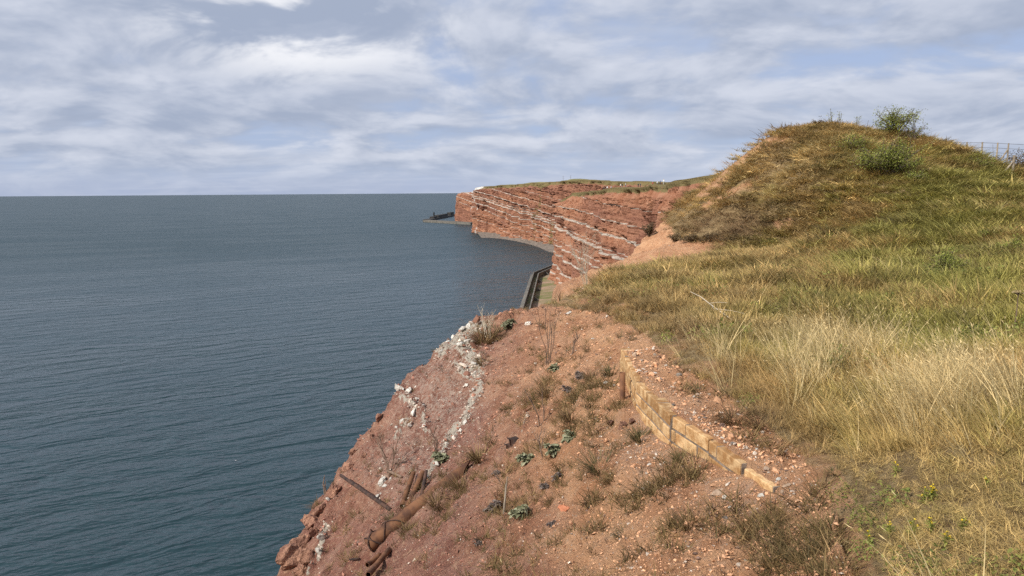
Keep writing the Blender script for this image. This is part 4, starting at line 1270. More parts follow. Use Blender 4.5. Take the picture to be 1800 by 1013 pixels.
def build_brick_wall():
    BL, BH, BD = 0.47, 0.158, 0.16
    root = empty('brick_wall', (WA[0], WA[1], WALL_Z - 0.45 + CAM_H))
    tag(root, 'low crumbling retaining wall of yellow bricks holding back the red soil', 'wall')
    ang = math.atan2(WDIR[1], WDIR[0])
    root.rotation_euler = (0, 0, ang)
    bricks = [bevel_box_mesh('brick', BL - 0.024, BD, BH - 0.024, 0.008, 60 + i) for i in range(6)]
    halves = [bevel_box_mesh('brick', BL * 0.5 - 0.024, BD, BH - 0.024, 0.008, 80 + i) for i in range(3)]
    for me in bricks + halves: me.materials.append(MAT_BRICK)
    r = random.Random(3)
    knots = [float(np.dot(np.array(p) - WA, WDIR)) for p in WALL_XY[::-1]]     # near -> far
    def world_to_local(w, q, z):
        return Vector((w, q, z + 0.45))
    # stretches step a little towards the sea going away from the viewer
    for i in range(len(knots) - 1):
        w0, w1 = knots[i] + 0.005, knots[i + 1] - 0.012
        qa = float(np.dot(np.array(WALL_XY[::-1][i]) - WA, WNRM)); qb = float(np.dot(np.array(WALL_XY[::-1][i + 1]) - WA, WNRM))
        face = (qa + qb) / 2 + 0.012 * (i % 2)
        courses = [2, 3, 4, 4, 4][i]
        topz = [-0.03, 0.0, 0.004, 0.008, 0.012][i]
        sk = (qb - qa) / (w1 - w0)
        for c in range(courses):
            zc = topz - BH * (c + 0.5)
            w = w0 + (0 if c % 2 == 0 else -BL * 0.5)
            while w < w1 - 0.06:
                a, b = max(w, w0), min(w + BL, w1)
                if b - a > 0.07 and not (i == 2 and c == 0 and b > w1 - 0.08 and False):
                    me = (halves if b - a < BL * 0.7 else bricks)[r.randrange(3)]
                    o = link(bpy.data.objects.new('brick', me), root)
                    full = BL if b - a >= BL * 0.7 else BL * 0.5
                    o.scale = ((b - a) / full, 1, 1)
                    wm = (a + b) / 2
                    o.location = world_to_local(wm, face + sk * (wm - (w0 + w1) / 2) - BD / 2 + r.uniform(-0.006, 0.006), zc + r.uniform(-0.003, 0.003))
                    o.rotation_euler = (r.uniform(-0.012, 0.012), r.uniform(-0.01, 0.01), math.atan(sk) + r.uniform(-0.012, 0.012))
                w += BL
        # mortar core, a little behind the brick faces
        L = w1 - w0 - 0.02; H = BH * courses - 0.012
        me = bevel_box_mesh('mortar', L, BD - 0.022, H, 0.004, 200 + i); me.materials.append(MAT_MORTAR)
        o = link(bpy.data.objects.new('mortar', me), root)
        o.location = world_to_local((w0 + w1) / 2, face - BD / 2, topz - BH * courses / 2 - 0.010)
        o.rotation_euler = (0, 0, math.atan(sk))

build_brick_wall()


def build_post():
    p, D = ground_at(1094, 703)
    h = 50.0 / FPX * D * 1.02; r = 5.2 / FPX * D
    root = empty('steel_post', p)
    tag(root, 'short rusty steel tube post beside the far end of the brick wall', 'post')
    mb = MB(); n = 20
    for (rr, z) in ((r, -0.25), (r, h), (r * 0.84, h), (r * 0.84, h - 0.12)):
        for k in range(n):
            t = 2 * math.pi * k / n
            mb.v.append(Vector((rr * math.cos(t), rr * math.sin(t), z)))
    for j in range(3):
        for k in range(n):
            k2 = (k + 1) % n
            mb.f.append((j * n + k, j * n + k2, (j + 1) * n + k2, (j + 1) * n + k))
    mb.f.append(tuple(3 * n + k for k in range(n)))
    o = mb.obj('tube', MAT_RUST, root, True)
    root.rotation_euler = (0.02, -0.02, 0.3)

build_post()


# ------------------------------------------------------------------ scrap steel on the slope
def open_pipe(mb, a, b, r, sides=22, thick=0.88, cut=0.0, rings=10, bendv=(0, 0, 0)):
    """hollow tube from a to b; cut > 0 shears the b end into a long tongue"""
    a = Vector(a); b = Vector(b); d = (b - a); L = d.length; d.normalize()
    s = d.cross(Vector((0, 0, 1))).normalized(); u = s.cross(d)
    base = len(mb.v)
    def ring(rr, inner):
        idx = []
        for i in range(rings + 1):
            row = []
            for k in range(sides):
                t = 2 * math.pi * k / sides
                x = L * i / rings
                lim = L - cut * (0.5 - 0.5 * math.cos(t - 2.3)) if cut else L
                x = min(x, lim)
                c = a + d * x + Vector(bendv) * math.sin(math.pi * x / L)
                taper = 1 - (0.35 * max(0, (x - (L - cut)) / cut) if cut else 0)
                row.append(len(mb.v)); mb.v.append(c + (s * math.cos(t) + u * math.sin(t)) * rr * taper)
            idx.append(row)
        return idx
    o = ring(r, False); n_ = ring(r * thick, True)
    for R, rev in ((o, False), (n_, True)):
        for i in range(rings):
            for k in range(sides):
                k2 = (k + 1) % sides
                f = (R[i][k], R[i][k2], R[i + 1][k2], R[i + 1][k])
                mb.f.append(f[::-1] if rev else f)
    for row in (0, rings):
        for k in range(sides):
            k2 = (k + 1) % sides
            mb.f.append((o[row][k], n_[row][k], n_[row][k2], o[row][k2]))


def local(root, pts):
    return [Vector(p) - root.location for p in pts]


def build_pipes():
    a, Da = ground_at(648, 972); b, Db = ground_at(832, 818)
    r = 15.5 / FPX * Da * 0.95
    a = a + Vector((0, 0, r * 0.9)); b = b + Vector((0, 0, r * 0.15))
    root = empty('rusty_pipe', a)
    tag(root, 'thick rusty steel pipe lying down the slope with a torn pointed upper end', 'pipe')
    mb = MB(); la, lb = local(root, [a, b])
    open_pipe(mb, la, lb, r, cut=(lb - la).length * 0.16, rings=40)
    mb.obj('barrel', MAT_RUST, root, True)
    # wire wound round the mouth
    d = (lb - la).normalized(); s = d.cross(Vector((0, 0, 1))).normalized(); u = s.cross(d)
    rr = random.Random(2)
    for k in range(5):
        pts = []
        x0 = rr.uniform(0.1, 0.5); tl = rr.uniform(-0.5, 0.5)
        for i in range(25):
            t = 2 * math.pi * i / 24
            pts.append(la + d * (x0 + tl * 0.4 * math.cos(t + k)) + (s * math.cos(t) + u * math.sin(t)) * (r * 1.05 + rr.uniform(0, 0.02)))
        w = MB(); w.tube(pts, [0.009] * 25, 5, False); w.obj('binding_wire', MAT_RUSTDARK, root)
    def rod(name, label, p0, p1, wpx, up0, up1, mat, hollow=True, cat='pipe'):
        q0, D0 = ground_at(*p0); q1, D1 = ground_at(*p1)
        q0 = q0 + Vector((0, 0, up0)); q1 = q1 + Vector((0, 0, up1))
        rad = wpx * 0.5 / FPX * (D0 + D1) / 2
        m = MB(); c = (q0 + q1) / 2
        if hollow: open_pipe(m, q0 - c, q1 - c, rad, 16, 0.82, 0, 4)
        else: m.tube([q0 - c, (q0 - c) * 0.3, (q1 - c) * 0.4, q1 - c], [rad, rad * 1.05, rad, rad * 0.9], 8)
        o = m.obj(name, mat, None, True); o.location = c
        tag(o, label, cat)
    rod('steel_rod', 'long thin dark steel rod jutting from the slope towards the sea', (686, 898), (600, 858), 7, 0.02, 0.30, MAT_RUSTDARK, False, 'rod')
    rod('pipe_stub', 'rusty pipe stub, leftmost of the three above the thick pipe', (707, 892), (727, 851), 9, 0.02, 0.22, MAT_RUST)
    rod('pipe_stub', 'rusty pipe stub, middle one of the three above the thick pipe', (717, 892), (744, 845), 11, 0.0, 0.16, MAT_RUST)
    rod('pipe_stub', 'short bent steel strip, rightmost of three stubs above thick pipe', (741, 874), (750, 846), 7, 0.0, 0.2, MAT_RUSTDARK, False)
    rod('pipe_stub', 'narrow rusty pipe poking out below the mouth of the thick pipe', (668, 978), (646, 1006), 10, 0.02, 0.12, MAT_RUST)
    rod('pipe_stub', 'longer rusty pipe at the bottom edge below the thick pipe', (684, 972), (648, 1024), 11, 0.05, 0.12, MAT_RUST)
    rod('steel_rod', 'thin short rod beneath the mouth of the thick pipe', (632, 984), (615, 996), 4, 0.02, 0.12, MAT_RUSTDARK, False, 'rod')
    rod('dead_branch', 'dark broken branch lying below the leafless shrub on the slope', (682, 832), (706, 842), 5, 0.05, 0.04, MAT_TWIG, False, 'branch')
    # dark sheets of scrap half buried
    for (p, w, h, lab) in (((905, 778), 24, 9, 'dark rusty metal plate half buried in the slope, upper of two'), ((898, 788), 20, 8, 'dark rusty metal plate half buried in the slope, lower of two')):
        q, D = ground_at(*p)
        k = D / FPX
        bm = bmesh.new(); bmesh.ops.create_grid(bm, x_segments=6, y_segments=4, size=0.5)
        for v in bm.verts:
            v.co = Vector((v.co.x * w * k, v.co.y * h * k * 2, 0.03 * math.sin(v.co.x * 5) + 0.02 * math.cos(v.co.y * 7)))
        ret = bmesh.ops.solidify(bm, geom=bm.faces[:], thickness=0.015)
        me = bpy.data.meshes.new('scrap_plate'); bm.to_mesh(me); bm.free(); me.materials.append(MAT_RUSTDARK)
        o = link(bpy.data.objects.new('scrap_plate', me)); o.location = q + Vector((0, 0, 0.05))
        o.rotation_euler = (0.5, 0.25, 0.5)
        tag(o, lab, 'plate')

build_pipes()


# ------------------------------------------------------------------ single stones
STONES = [  # photo x, y, width px, flatness, material, label
    (703, 684, 18, 0.9, 'P', 'white limestone boulder perched on the cliff brink above the sea'),
    (718, 690, 20, 0.8, 'P', 'rounded pale boulder just right of the white boulder on the brink'),
    (731, 681, 8, 0.5, 'P', None), (735, 702, 13, 0.6, 'P', None), (744, 714, 13, 0.6, 'P', None), (727, 725, 15, 0.4, 'P', None), (707, 743, 16, 0.4, 'P', None), (697, 752, 10, 0.4, 'P', None),
    (747, 748, 11, 0.5, 'P', None), (721, 748, 9, 0.8, 'P', None), (821, 678, 13, 0.5, 'P', None), (832, 685, 9, 0.5, 'P', None), (818, 743, 13, 0.5, 'P', None), (809, 757, 12, 0.5, 'P', None), (798, 771, 12, 0.5, 'P', None),
    (786, 780, 11, 0.5, 'P', None), (768, 818, 15, 0.7, 'P', 'cream coloured stone under the dark green cabbage on the slope'), (764, 798, 10, 0.6, 'P', None), (752, 838, 8, 0.6, 'P', None),
    (675, 846, 18, 0.5, 'P', 'large white stone slab at the foot of the leafless shrub'), (687, 842, 9, 0.5, 'P', None), (677, 855, 12, 0.5, 'P', None), (664, 873, 12, 0.6, 'P', None), (670, 869, 7, 0.6, 'P', None),
    (833, 640, 13, 0.5, 'P', None), (822, 600, 15, 0.4, 'P', None), (808, 606, 16, 0.4, 'P', None), (798, 588, 13, 0.5, 'P', None), (812, 580, 15, 0.5, 'P', None), (824, 574, 14, 0.5, 'P', None), (788, 600, 12, 0.5, 'P', None), (836, 655, 9, 0.5, 'P', None), (776, 618, 10, 0.5, 'P', None),
    (577, 878, 9, 1.1, 'P', None), (566, 945, 14, 1.0, 'P', None), (559, 968, 11, 0.8, 'P', None),
    (532, 962, 44, 0.8, 'R', 'big red rock in the brink outcrop between knob and bottom'), (556, 940, 40, 0.9, 'R', 'red rock behind the knob of the brink outcrop'), (545, 985, 36, 0.8, 'R', 'red rock low in the brink outcrop beside the pale stones'), (590, 868, 34, 0.6, 'R', 'angular red rock on the brink above the outcrop'), (612, 822, 30, 0.6, 'R', 'angular red rock on the brink left of the thin rod'), (668, 722, 26, 0.5, 'R', 'angular red rock on the brink below the white boulder'),
    (515, 992, 56, 0.7, 'R', 'chunky layered rock at the very bottom left of the cliff brink'), (536, 1008, 40, 0.7, 'R', 'red rock beside the chunky rock at the bottom of the brink'),
    (550, 922, 40, 0.8, 'R', 'red rock knob jutting from the brink above the pale outcrop'), (562, 900, 30, 0.7, 'R', 'small red rock jutting from the brink, upper of two'), (623, 795, 20, 0.6, 'R', None), (655, 770, 18, 0.5, 'R', None), (640, 800, 18, 0.5, 'R', None),
    (999, 552, 13, 0.5, 'P', 'white stone lying just below the edge of the meadow'), (928, 571, 20, 0.5, 'P', 'broad white stone beside the dark cabbage near the brink'), (1042, 598, 10, 0.5, 'P', None), (1065, 674, 12, 0.4, 'P', None),
    (1149, 657, 15, 0.35, 'P', 'flat grey white stone on the soil behind the wall'), (1118, 626, 13, 0.6, 'T', 'square tan stone on top of the far end of the wall'), (1188, 676, 12, 0.6, 'T', None), (1184, 713, 11, 0.6, 'G', None), (1099, 605, 8, 0.5, 'T', None),
    (1226, 696, 10, 0.5, 'T', None), (1376, 703, 8, 0.7, 'P', None), (1313, 717, 7, 0.6, 'P', None), (1287, 781, 10, 0.7, 'G', 'dark grey lump of slag on the soil right of the wall'), (1287, 748, 9, 0.5, 'O', 'orange brick fragment on the soil right of the wall'), (1347, 825, 20, 0.2, 'T', 'flat tan slab at the near end of the wall'),
    (1368, 844, 12, 0.4, 'P', None), (1382, 854, 16, 0.2, 'T', None), (1141, 818, 10, 0.5, 'P', None), (1273, 876, 13, 0.5, 'P', None), (1263, 866, 22, 0.25, 'T', 'tilted tan stone slab on the soil below the near wall end'), (1283, 892, 8, 0.6, 'P', None), (1274, 911, 11, 0.5, 'G', None),
    (1239, 927, 8, 0.5, 'G', None), (1234, 932, 8, 0.7, 'P', None), (1322, 922, 11, 0.4, 'P', None), (1337, 872, 14, 0.4, 'P', None), (1376, 866, 12, 0.8, 'T', None), (1280, 936, 15, 0.5, 'R', None), (993, 896, 24, 0.7, 'O', 'upright broken red tile standing in the soil below the cabbages'),
    (1098, 781, 8, 0.6, 'O', 'small orange brick crumb on the gravel left of the wall'), (1075, 745, 20, 0.6, 'R', None), (1095, 748, 22, 0.5, 'R', None), (1060, 756, 14, 0.5, 'R', None), (1112, 741, 18, 0.5, 'R', None), (737, 942, 7, 0.6, 'P', None), (836, 956, 6, 0.6, 'P', None),
    (1245, 757, 10, 0.5, 'T', None), (1258, 745, 9, 0.5, 'T', None), (1240, 735, 9, 0.5, 'G', None), (1205, 728, 9, 0.5, 'T', None), (1168, 690, 10, 0.4, 'T', None), (1160, 668, 11, 0.4, 'P', None), (1270, 770, 9, 0.5, 'P', None), (1330, 790, 9, 0.5, 'P', None), (1100, 637, 9, 0.5, 'G', None), (1110, 645, 8, 0.5, 'G', None),
    (1085, 600, 7, 0.5, 'G', None), (1190, 640, 8, 0.6, 'R', None), (1160, 628, 8, 0.6, 'R', None),
]


def build_stones():
    mats = {'P': MAT_STONEPALE, 'T': MAT_STONETAN, 'R': MAT_STONERED, 'G': MAT_STONEGREY, 'O': MAT_BRICKRED}
    shapes = {}
    r = random.Random(11)
    shared = {'P': ('pale limestone piece lying on the red slope or soil', 'loose pale stones'), 'T': ('tan sandstone piece on the soil around the wall', 'loose tan stones'),
              'R': ('red sandstone lump on the eroded slope', 'red sandstone lumps'), 'G': ('dark grey stone chip on the soil', 'dark stone chips'), 'O': ('orange brick fragment on the soil', 'brick fragments')}
    def cluster(px, py, m):
        if m == 'P':
            if px < 600: return 'pale stone in the outcrop on the brink beside the sea'
            if px < 755 and py < 765: return 'pale stone in the broken chain below the white brink boulder'
            if px < 700: return 'pale stone around the slab by the leafless shrub'
            if py < 660 and px < 850: return 'pale stone in the outcrop beside the big dry tuft'
            if px < 850 and py < 850: return 'pale stone along the white vein down the slope'
            if px < 900: return 'tiny white stone on the lower slope near the pipe'
            if py < 800 and px < 1130: return 'white stone on the soil beyond the rusty post'
            if py < 800: return 'white stone on the soil between wall and meadow'
            return 'white stone on the bare soil below the wall'
        if m == 'T': return 'tan stone on the soil along the wall top'
        if m == 'R':
            if px < 700: return 'red rock lump on the steep slope above the sea'
            if px < 1130 and py > 700: return 'red clod in the undercut bank below the rusty post'
            return 'red stone on the bare soil beside the meadow or wall'
        if m == 'G': return 'dark stone chip on the soil around the wall'
        return 'orange brick fragment'
    ORD = 'first second third fourth fifth sixth seventh eighth ninth tenth eleventh twelfth thirteenth fourteenth fifteenth'.split()
    groups = {}
    for i, (px, py, w, fl, m, lab) in enumerate(STONES):
        if not lab: groups.setdefault(cluster(px, py, m), []).append((py, i))
    auto = {}
    for c, lst in groups.items():
        lst.sort()
        for k, (_, i) in enumerate(lst):
            auto[i] = c if len(lst) == 1 else '%s, %s from the top' % (c, ORD[k])
    for i, (px, py, w, fl, m, lab) in enumerate(STONES):
        key = (m, round(fl * 4), i % 4, w > 16)
        if key not in shapes:
            me = rock_mesh('stone', 900 + len(shapes) * 7, flat=fl * 1.1, sub=4 if w > 16 else 2, rough=0.45); me.materials.append(mats[m]); shapes[key] = me
        p, D = ground_at(px, py)
        if D > 40: continue
        s = w / FPX * D * 1.15
        o = link(bpy.data.objects.new('stone', shapes[key]))
        o.scale = (s, s * r.uniform(0.85, 1.1), s)
        nrm = ground_normal(p.x, p.y)
        o.rotation_mode = 'QUATERNION'
        o.rotation_quaternion = nrm.to_track_quat('Z', 'Y') @ Matrix.Rotation(r.uniform(0, 6.28), 3, 'Z').to_quaternion()
        o.location = p + nrm * s * fl * 0.14
        if lab: tag(o, lab, 'stone', shared[m][1])
        else: tag(o, auto[i], 'stone', shared[m][1])
        if i >= 0 and m == 'O' and w > 20: o.rotation_quaternion = Vector((-0.5, -0.6, 0.5)).to_track_quat('Z', 'Y')

MAT_BRICKRED = simple_mat('red_tile', (0.36, 0.13, 0.065), (0.48, 0.20, 0.11), scale=8, bump=0.4, bump_scale=40, dist=0.006)
build_stones()


# ------------------------------------------------------------------ plants on the slope
def tussock(px, py, wpx, label, kind='T', n=None, group=None, hgt=1.0):
    p, D = ground_at(px, py)
    k = D / FPX
    R = wpx * 0.86 * k
    r = random.Random(int(px * 7 + py))
    mb = MB()
    n = n or 150
    for i in range(n):
        a = r.uniform(0, 6.283); rad = R * 0.35 * math.sqrt(r.random())
        d = Vector((math.cos(a) * r.uniform(0.1, 1.3), math.sin(a) * r.uniform(0.1, 1.3), r.uniform(0.6, 1.1)))
        s = Vector((-math.sin(a), math.cos(a), 0))
        mb.blade((math.cos(a) * rad, math.sin(a) * rad, -0.03), d, s, R * r.uniform(0.7, 1.45) * hgt, max(0.004, 1.1 * k) * r.uniform(0.7, 1.3), r.uniform(0.3, 1.3), 4, r.random() ** 1.5)
    root = mb.obj('grass_tussock' if kind == 'T' else 'dry_tuft', MAT_TUSSOCK if kind == 'T' else MAT_DRYTUFT)
    root.location = p
    tag(root, label, 'tussock' if kind == 'T' else 'dry grass', group)
    return root


def cabbage(px, py, wpx, label, dark=False, stem=0.0, group=None):
    p, D = ground_at(px, py)
    k = D / FPX; R = wpx * 0.54 * k
    r = random.Random(int(px * 3 + py * 5))
    root = empty('wild_cabbage', p); tag(root, label, 'cabbage', group)
    mb = MB()
    heads = [(Vector((0, 0, R * 0.35)), 1.0)] + [(Vector((r.uniform(-0.6, 0.6) * R, r.uniform(-0.5, 0.5) * R, r.uniform(0.2, 0.7) * R)), r.uniform(0.5, 0.8)) for _ in range(4)]
    st = MB()
    for hc, hs in heads:
        st.tube([(0, 0, -0.04), hc * 0.5 + Vector((0, 0, 0.02)), hc], [0.016 * R / 0.2, 0.013 * R / 0.2, 0.010 * R / 0.2], 5)
        for i in range(22):
            a = r.uniform(0, 6.283); el = r.uniform(-0.35, 1.2)
            d = Vector((math.cos(a) * math.cos(el), math.sin(a) * math.cos(el), math.sin(el)))
            L = R * hs * r.uniform(0.45, 0.8); wd = L * r.uniform(0.45, 0.65)
            # ruffled leaf: a little strip of quads
            s = d.cross(Vector((0, 0, 1)));
            if s.length < 0.05: s = Vector((1, 0, 0))
            s.normalize(); nn = s.cross(d).normalized()
            base = len(mb.v); cv = r.random()
            rows = 4
            for j in range(rows + 1):
                t = j / rows
                ww = wd * (0.15 + 1.0 * math.sin(math.pi * min(1, 0.12 + t * 0.85)) ** 0.8) * 0.5
                c = hc + d * (R * 0.06 + L * t) - Vector((0, 0, 1)) * L * 0.45 * t * t
                ruf = r.uniform(-0.14, 0.14) * L
                mb.v += [c - s * ww + nn * (0.10 * L + ruf), c, c + s * ww + nn * (0.10 * L - ruf)]; mb.c += [cv, cv * 0.8, cv]
            for j in range(rows):
                b = base + 3 * j
                mb.f += [(b, b + 1, b + 4, b + 3), (b + 1, b + 2, b + 5, b + 4)]
    mb.obj('leaves', MAT_CABDARK if dark else MAT_CABBAGE, root)
    st.obj('stem', MAT_TWIG, root)
    return root


def dead_shrub(px, py, hpx, label, name='leafless_shrub', stems=3, spread=0.5, depth=3, mat=None, lean=(0, 0), thick=1.0, cat='dead shrub', group=None, seedheads=False):
    p, D = ground_at(px, py)
    k = D / FPX; H = hpx * k
    r = random.Random(int(px * 11 + py))
    mb = MB()
    def grow(pos, d, L, rad, lev):
        pts = [pos]; cur = pos.copy(); dd = d.copy()
        for i in range(4):
            dd = (dd + Vector((r.gauss(0, 0.13), r.gauss(0, 0.13), 0.06 + r.gauss(0, 0.05)))).normalized()
            cur = cur + dd * L / 4; pts.append(cur.copy())
        mb.tube(pts, [rad * (1 - 0.11 * i) for i in range(5)], 5, True)
        if lev > 0:
            for j in range(r.choice([2, 3])):
                q = pts[r.choice([2, 3, 4])]
                nd = (dd + Vector((r.gauss(0, spread), r.gauss(0, spread), r.uniform(-0.1, 0.3)))).normalized()
                grow(q, nd, L * r.uniform(0.5, 0.75), rad * 0.58, lev - 1)
    base_r = max(0.006, 1.5 * k) * thick
    for i in range(stems):
        a = r.uniform(0, 6.283)
        d = Vector((math.cos(a) * spread * 0.5 + lean[0], math.sin(a) * spread * 0.5 + lean[1], 1)).normalized()
        grow(Vector((math.cos(a) * 0.03, math.sin(a) * 0.03, -0.05)), d, H * (0.5 if depth > 1 else 0.85) * r.uniform(0.8, 1.1), base_r, depth)
    o = mb.obj(name, mat or MAT_TWIG)
    o.location = p
    tag(o, label, cat, group)
    return o


def build_plants():
    T = tussock
    T(1055, 828, 58, 'large grey green grass tussock on bare soil left of the wall', hgt=1.1, n=260)
    T(1127, 772, 42, 'grass tussock growing at the foot of the wall near the post', n=190)
    T(1198, 808, 36, 'green grass tussock hugging the foot of the wall at midlength', n=150)
    T(1141, 862, 34, 'thin grass tussock in front of the wall, below its middle', n=120)
    T(1180, 872, 24, 'small bluish tussock right of the thin tussock below the wall', n=80)
    T(1212, 922, 52, 'rusty brown grass tussock on the soil below the near wall end', kind='D', n=240)
    T(1100, 945, 36, 'spiky round tussock alone on bare soil near the bottom', n=130)
    T(1048, 968, 26, 'faded little tuft left of the spiky round tussock', kind='D', n=80)
    T(1003, 735, 40, 'dry brown tuft on the slope left of the wall end', kind='D', n=170)
    T(962, 695, 44, 'dry brown tuft below the tall bare stems on the slope', kind='D', n=170)
    T(850, 605, 52, 'big dry tuft beside the white rock band near the brink', kind='D', n=240, hgt=1.1)
    T(866, 592, 40, 'grey green tuft behind the big dry tuft near the brink', n=150)
    T(848, 640, 26, 'small dry tuft just below the big tuft near the brink', kind='D', n=90)
    T(1075, 660, 34, 'dark scrubby tuft left of the rusty post', n=140)
    T(1040, 668, 30, 'brown tuft between the purple cabbage and the scrubby tuft', kind='D', n=120)
    T(842, 808, 46, 'yellow dry tuft above the torn end of the thick pipe', kind='D', n=190)
    T(812, 858, 44, 'dry tuft growing over the middle of the thick pipe', kind='D', n=190)
    T(770, 890, 44, 'dry tuft growing below the middle of the thick pipe', kind='D', n=190)
    T(715, 935, 34, 'pale dry tuft right of the mouth of the thick pipe', kind='D', n=140)
    T(690, 915, 26, 'yellow green tuft left of the thick pipe', n=110)
    T(712, 868, 16, 'tiny bright green tuft between the pipe stubs', n=60)
    T(725, 832, 14, 'tiny green tuft on gravel above the pipe stubs', n=50)
    T(560, 892, 24, 'dry tuft hanging on the brink beside a red rock', kind='D', n=90)
    T(1045, 782, 22, 'small tuft left of the dark hollow in the soil', n=80)
    T(1230, 690, 30, 'short green tuft at the meadow edge behind the wall', n=120)
    T(1290, 742, 44, 'straw coloured tuft at the meadow edge behind the wall', kind='D', n=200, hgt=1.5)
    T(1340, 752, 44, 'straw coloured tuft standing right of the orange brick fragment', kind='D', n=200, hgt=1.5)
    T(1470, 832, 30, 'small green herb tuft at the edge of the bare soil', n=110)
    T(1390, 800, 26, 'brown sprig at the edge of the bare soil right of the wall', kind='D', n=90)
    C = cabbage
    C(891, 580, 36, 'dark green wild cabbage near the brink at the top of the slope')
    C(974, 652, 28, 'small bright green cabbage at the foot of the tall bare stems')
    C(975, 798, 44, 'large grey green wild cabbage, left of the pair in midslope')
    C(1001, 775, 40, 'large grey green wild cabbage, right of the pair in midslope')
    C(925, 818, 40, 'grey green wild cabbage left of the midslope pair')
    C(913, 908, 44, 'grey green wild cabbage beside the gnarled stump')
    C(868, 898, 40, 'dark purple withered cabbage left of the gnarled stump', dark=True)
    C(776, 812, 40, 'dark green wild cabbage at the foot of the forked bare shrub')
    C(838, 958, 26, 'small grey withered rosette near the bottom of the slope', dark=True)
    C(983, 842, 26, 'small purple withered cabbage below the midslope pair', dark=True)
    C(955, 858, 22, 'small withered cabbage above the upright red tile', dark=True)
    C(1020, 665, 24, 'purple grey withered cabbage left of the scrubby tuft', dark=True)
    C(998, 690, 24, 'withered dark cabbage beside the dry brown tuft', dark=True)
    C(968, 925, 20, 'little dark withered plant below the upright red tile', dark=True)
    C(872, 835, 20, 'little dark withered plant right of the torn pipe end', dark=True)
    S = dead_shrub
    S(769, 798, 66, 'forked leafless shrub standing above a dark green cabbage', spread=0.42, stems=2, depth=3)
    S(683, 836, 92, 'tall leafless shrub beside the large white stone slab', spread=0.42, stems=3, depth=3)
    S(858, 598, 72, 'bleached dead shrub rising over the brink against the sea', spread=0.5, stems=4, depth=3, mat=MAT_PALETWIG, thick=0.55)
    S(963, 640, 88, 'cluster of tall bare stems above a small green cabbage', spread=0.16, stems=5, depth=1, thick=0.6)
    S(1003, 622, 58, 'single dark curved bare stem near the top of the slope', spread=0.25, stems=1, depth=2, thick=1.3)
    S(958, 802, 84, 'bare branching twig standing left of the large cabbages', spread=0.35, stems=1, depth=3, thick=1.3, lean=(-0.25, 0))
    S(952, 748, 62, 'thin straight bare stems on the slope above the branching twig', spread=0.15, stems=2, depth=1)
    S(883, 905, 52, 'gnarled woody stump between the purple and the green cabbage', name='woody_stump', spread=0.25, stems=1, depth=1, thick=1.9, mat=MAT_WOOD, cat='stump')
    S(1030, 505, 104, 'tall pale leafless bush at the meadow corner before the cliff', spread=0.26, stems=6, depth=3, mat=MAT_PALETWIG, thick=0.38)
    S(572, 838, 34, 'thin bare sprig leaning out over the brink', spread=0.3, stems=2, depth=1)
    S(885, 850, 44, 'bare twig rising beside the little withered plant', spread=0.35, stems=1, depth=2)
    # bleached branch lying in the meadow
    a, Da = ground_at(1213, 530); b, Db = ground_at(1286, 582)
    mb = MB(); c = (a + b) / 2
    up = Vector((0, 0, 0.24))
    pts = [a + up - c, a.lerp(b, 0.3) + up * 1.15 - c, a.lerp(b, 0.6) + up - c, b + up * 0.9 - c]
    mb.tube(pts, [0.006, 0.009, 0.011, 0.007], 6)
    for t0, dv in ((0.5, Vector((0.25, 0.1, 0.1))), (0.6, Vector((-0.2, -0.25, 0.08))), (0.7, Vector((0.3, -0.2, 0.05))), (0.75, Vector((-0.25, 0.1, 0.1)))):
        q = a.lerp(b, t0) + up - c
        mb.tube([q, q + dv * 0.6 + (b - a) * 0.08, q + dv + (b - a) * 0.18], [0.006, 0.005, 0.003], 5)
    o = mb.obj('fallen_branch', MAT_PALETWIG); o.location = c
    tag(o, 'bleached branch lying in the meadow grass above the wall', 'branch')
    # dry umbel at the right edge
    p, D = ground_at(1782, 580); k = D / FPX
    root = empty('dry_umbel', p); tag(root, 'tall dry umbel seed head in the meadow at the right edge', 'umbel')
    mb = MB(); top = Vector((0.02, 0, 62 * k))
    mb.tube([(0, 0, -0.05), top * 0.5 + Vector((0.01, 0, 0)), top], [0.009, 0.008, 0.006], 6); r = random.Random(4)
    hd = MB()
    for i in range(26):
        a_ = r.uniform(0, 6.28); rr = r.uniform(0.2, 1) * 11 * k
        q = top + Vector((math.cos(a_) * rr, math.sin(a_) * rr, 9 * k - rr * 0.35))
        mb.tube([top, top.lerp(q, 0.6) + Vector((0, 0, 0.005)), q], [0.003, 0.0025, 0.002], 4)
        for j in range(5):
            hd.leaf(q, Vector((r.gauss(0, 1), r.gauss(0, 1), r.gauss(0.4, 1))), Vector((0, 0, 1)), 0.022, 0.016, r.random(), 0.1)
    mb.obj('stem', MAT_TWIG, root); hd.obj('seed_head', MAT_STRAW, root)
    # yellow flowers
    for i, (px, py, n) in enumerate(((1637, 882, 9), (1622, 886, 4), (1690, 936, 3), (1563, 946, 3), (1600, 944, 3), (1636, 938, 3), (1660, 966, 3), (1574, 836, 2), (1528, 958, 2), (1735, 862, 2))):
        p, D = ground_at(px, py); r = random.Random(i)
        root = empty('yellow_flower', p)
        tag(root, ['largest and brightest yellow flower cluster in the short grass', 'yellow flowers just left of the brightest yellow cluster', 'small yellow flowers right of and below the brightest cluster', 'small yellow flowers near the soil edge, left of a row of three', 'small yellow flowers, middle of a row of three below the brightest', 'small yellow flowers, right of a row of three below the brightest', 'lowest small yellow flowers near the bottom of the picture', 'single yellow flowers at the foot of the straw', 'yellow flowers closest to the bare soil at the bottom', 'rightmost small yellow flowers under the tall straw'][i], 'flower', 'yellow flowers in the short grass')
        st = MB(); lf = MB()
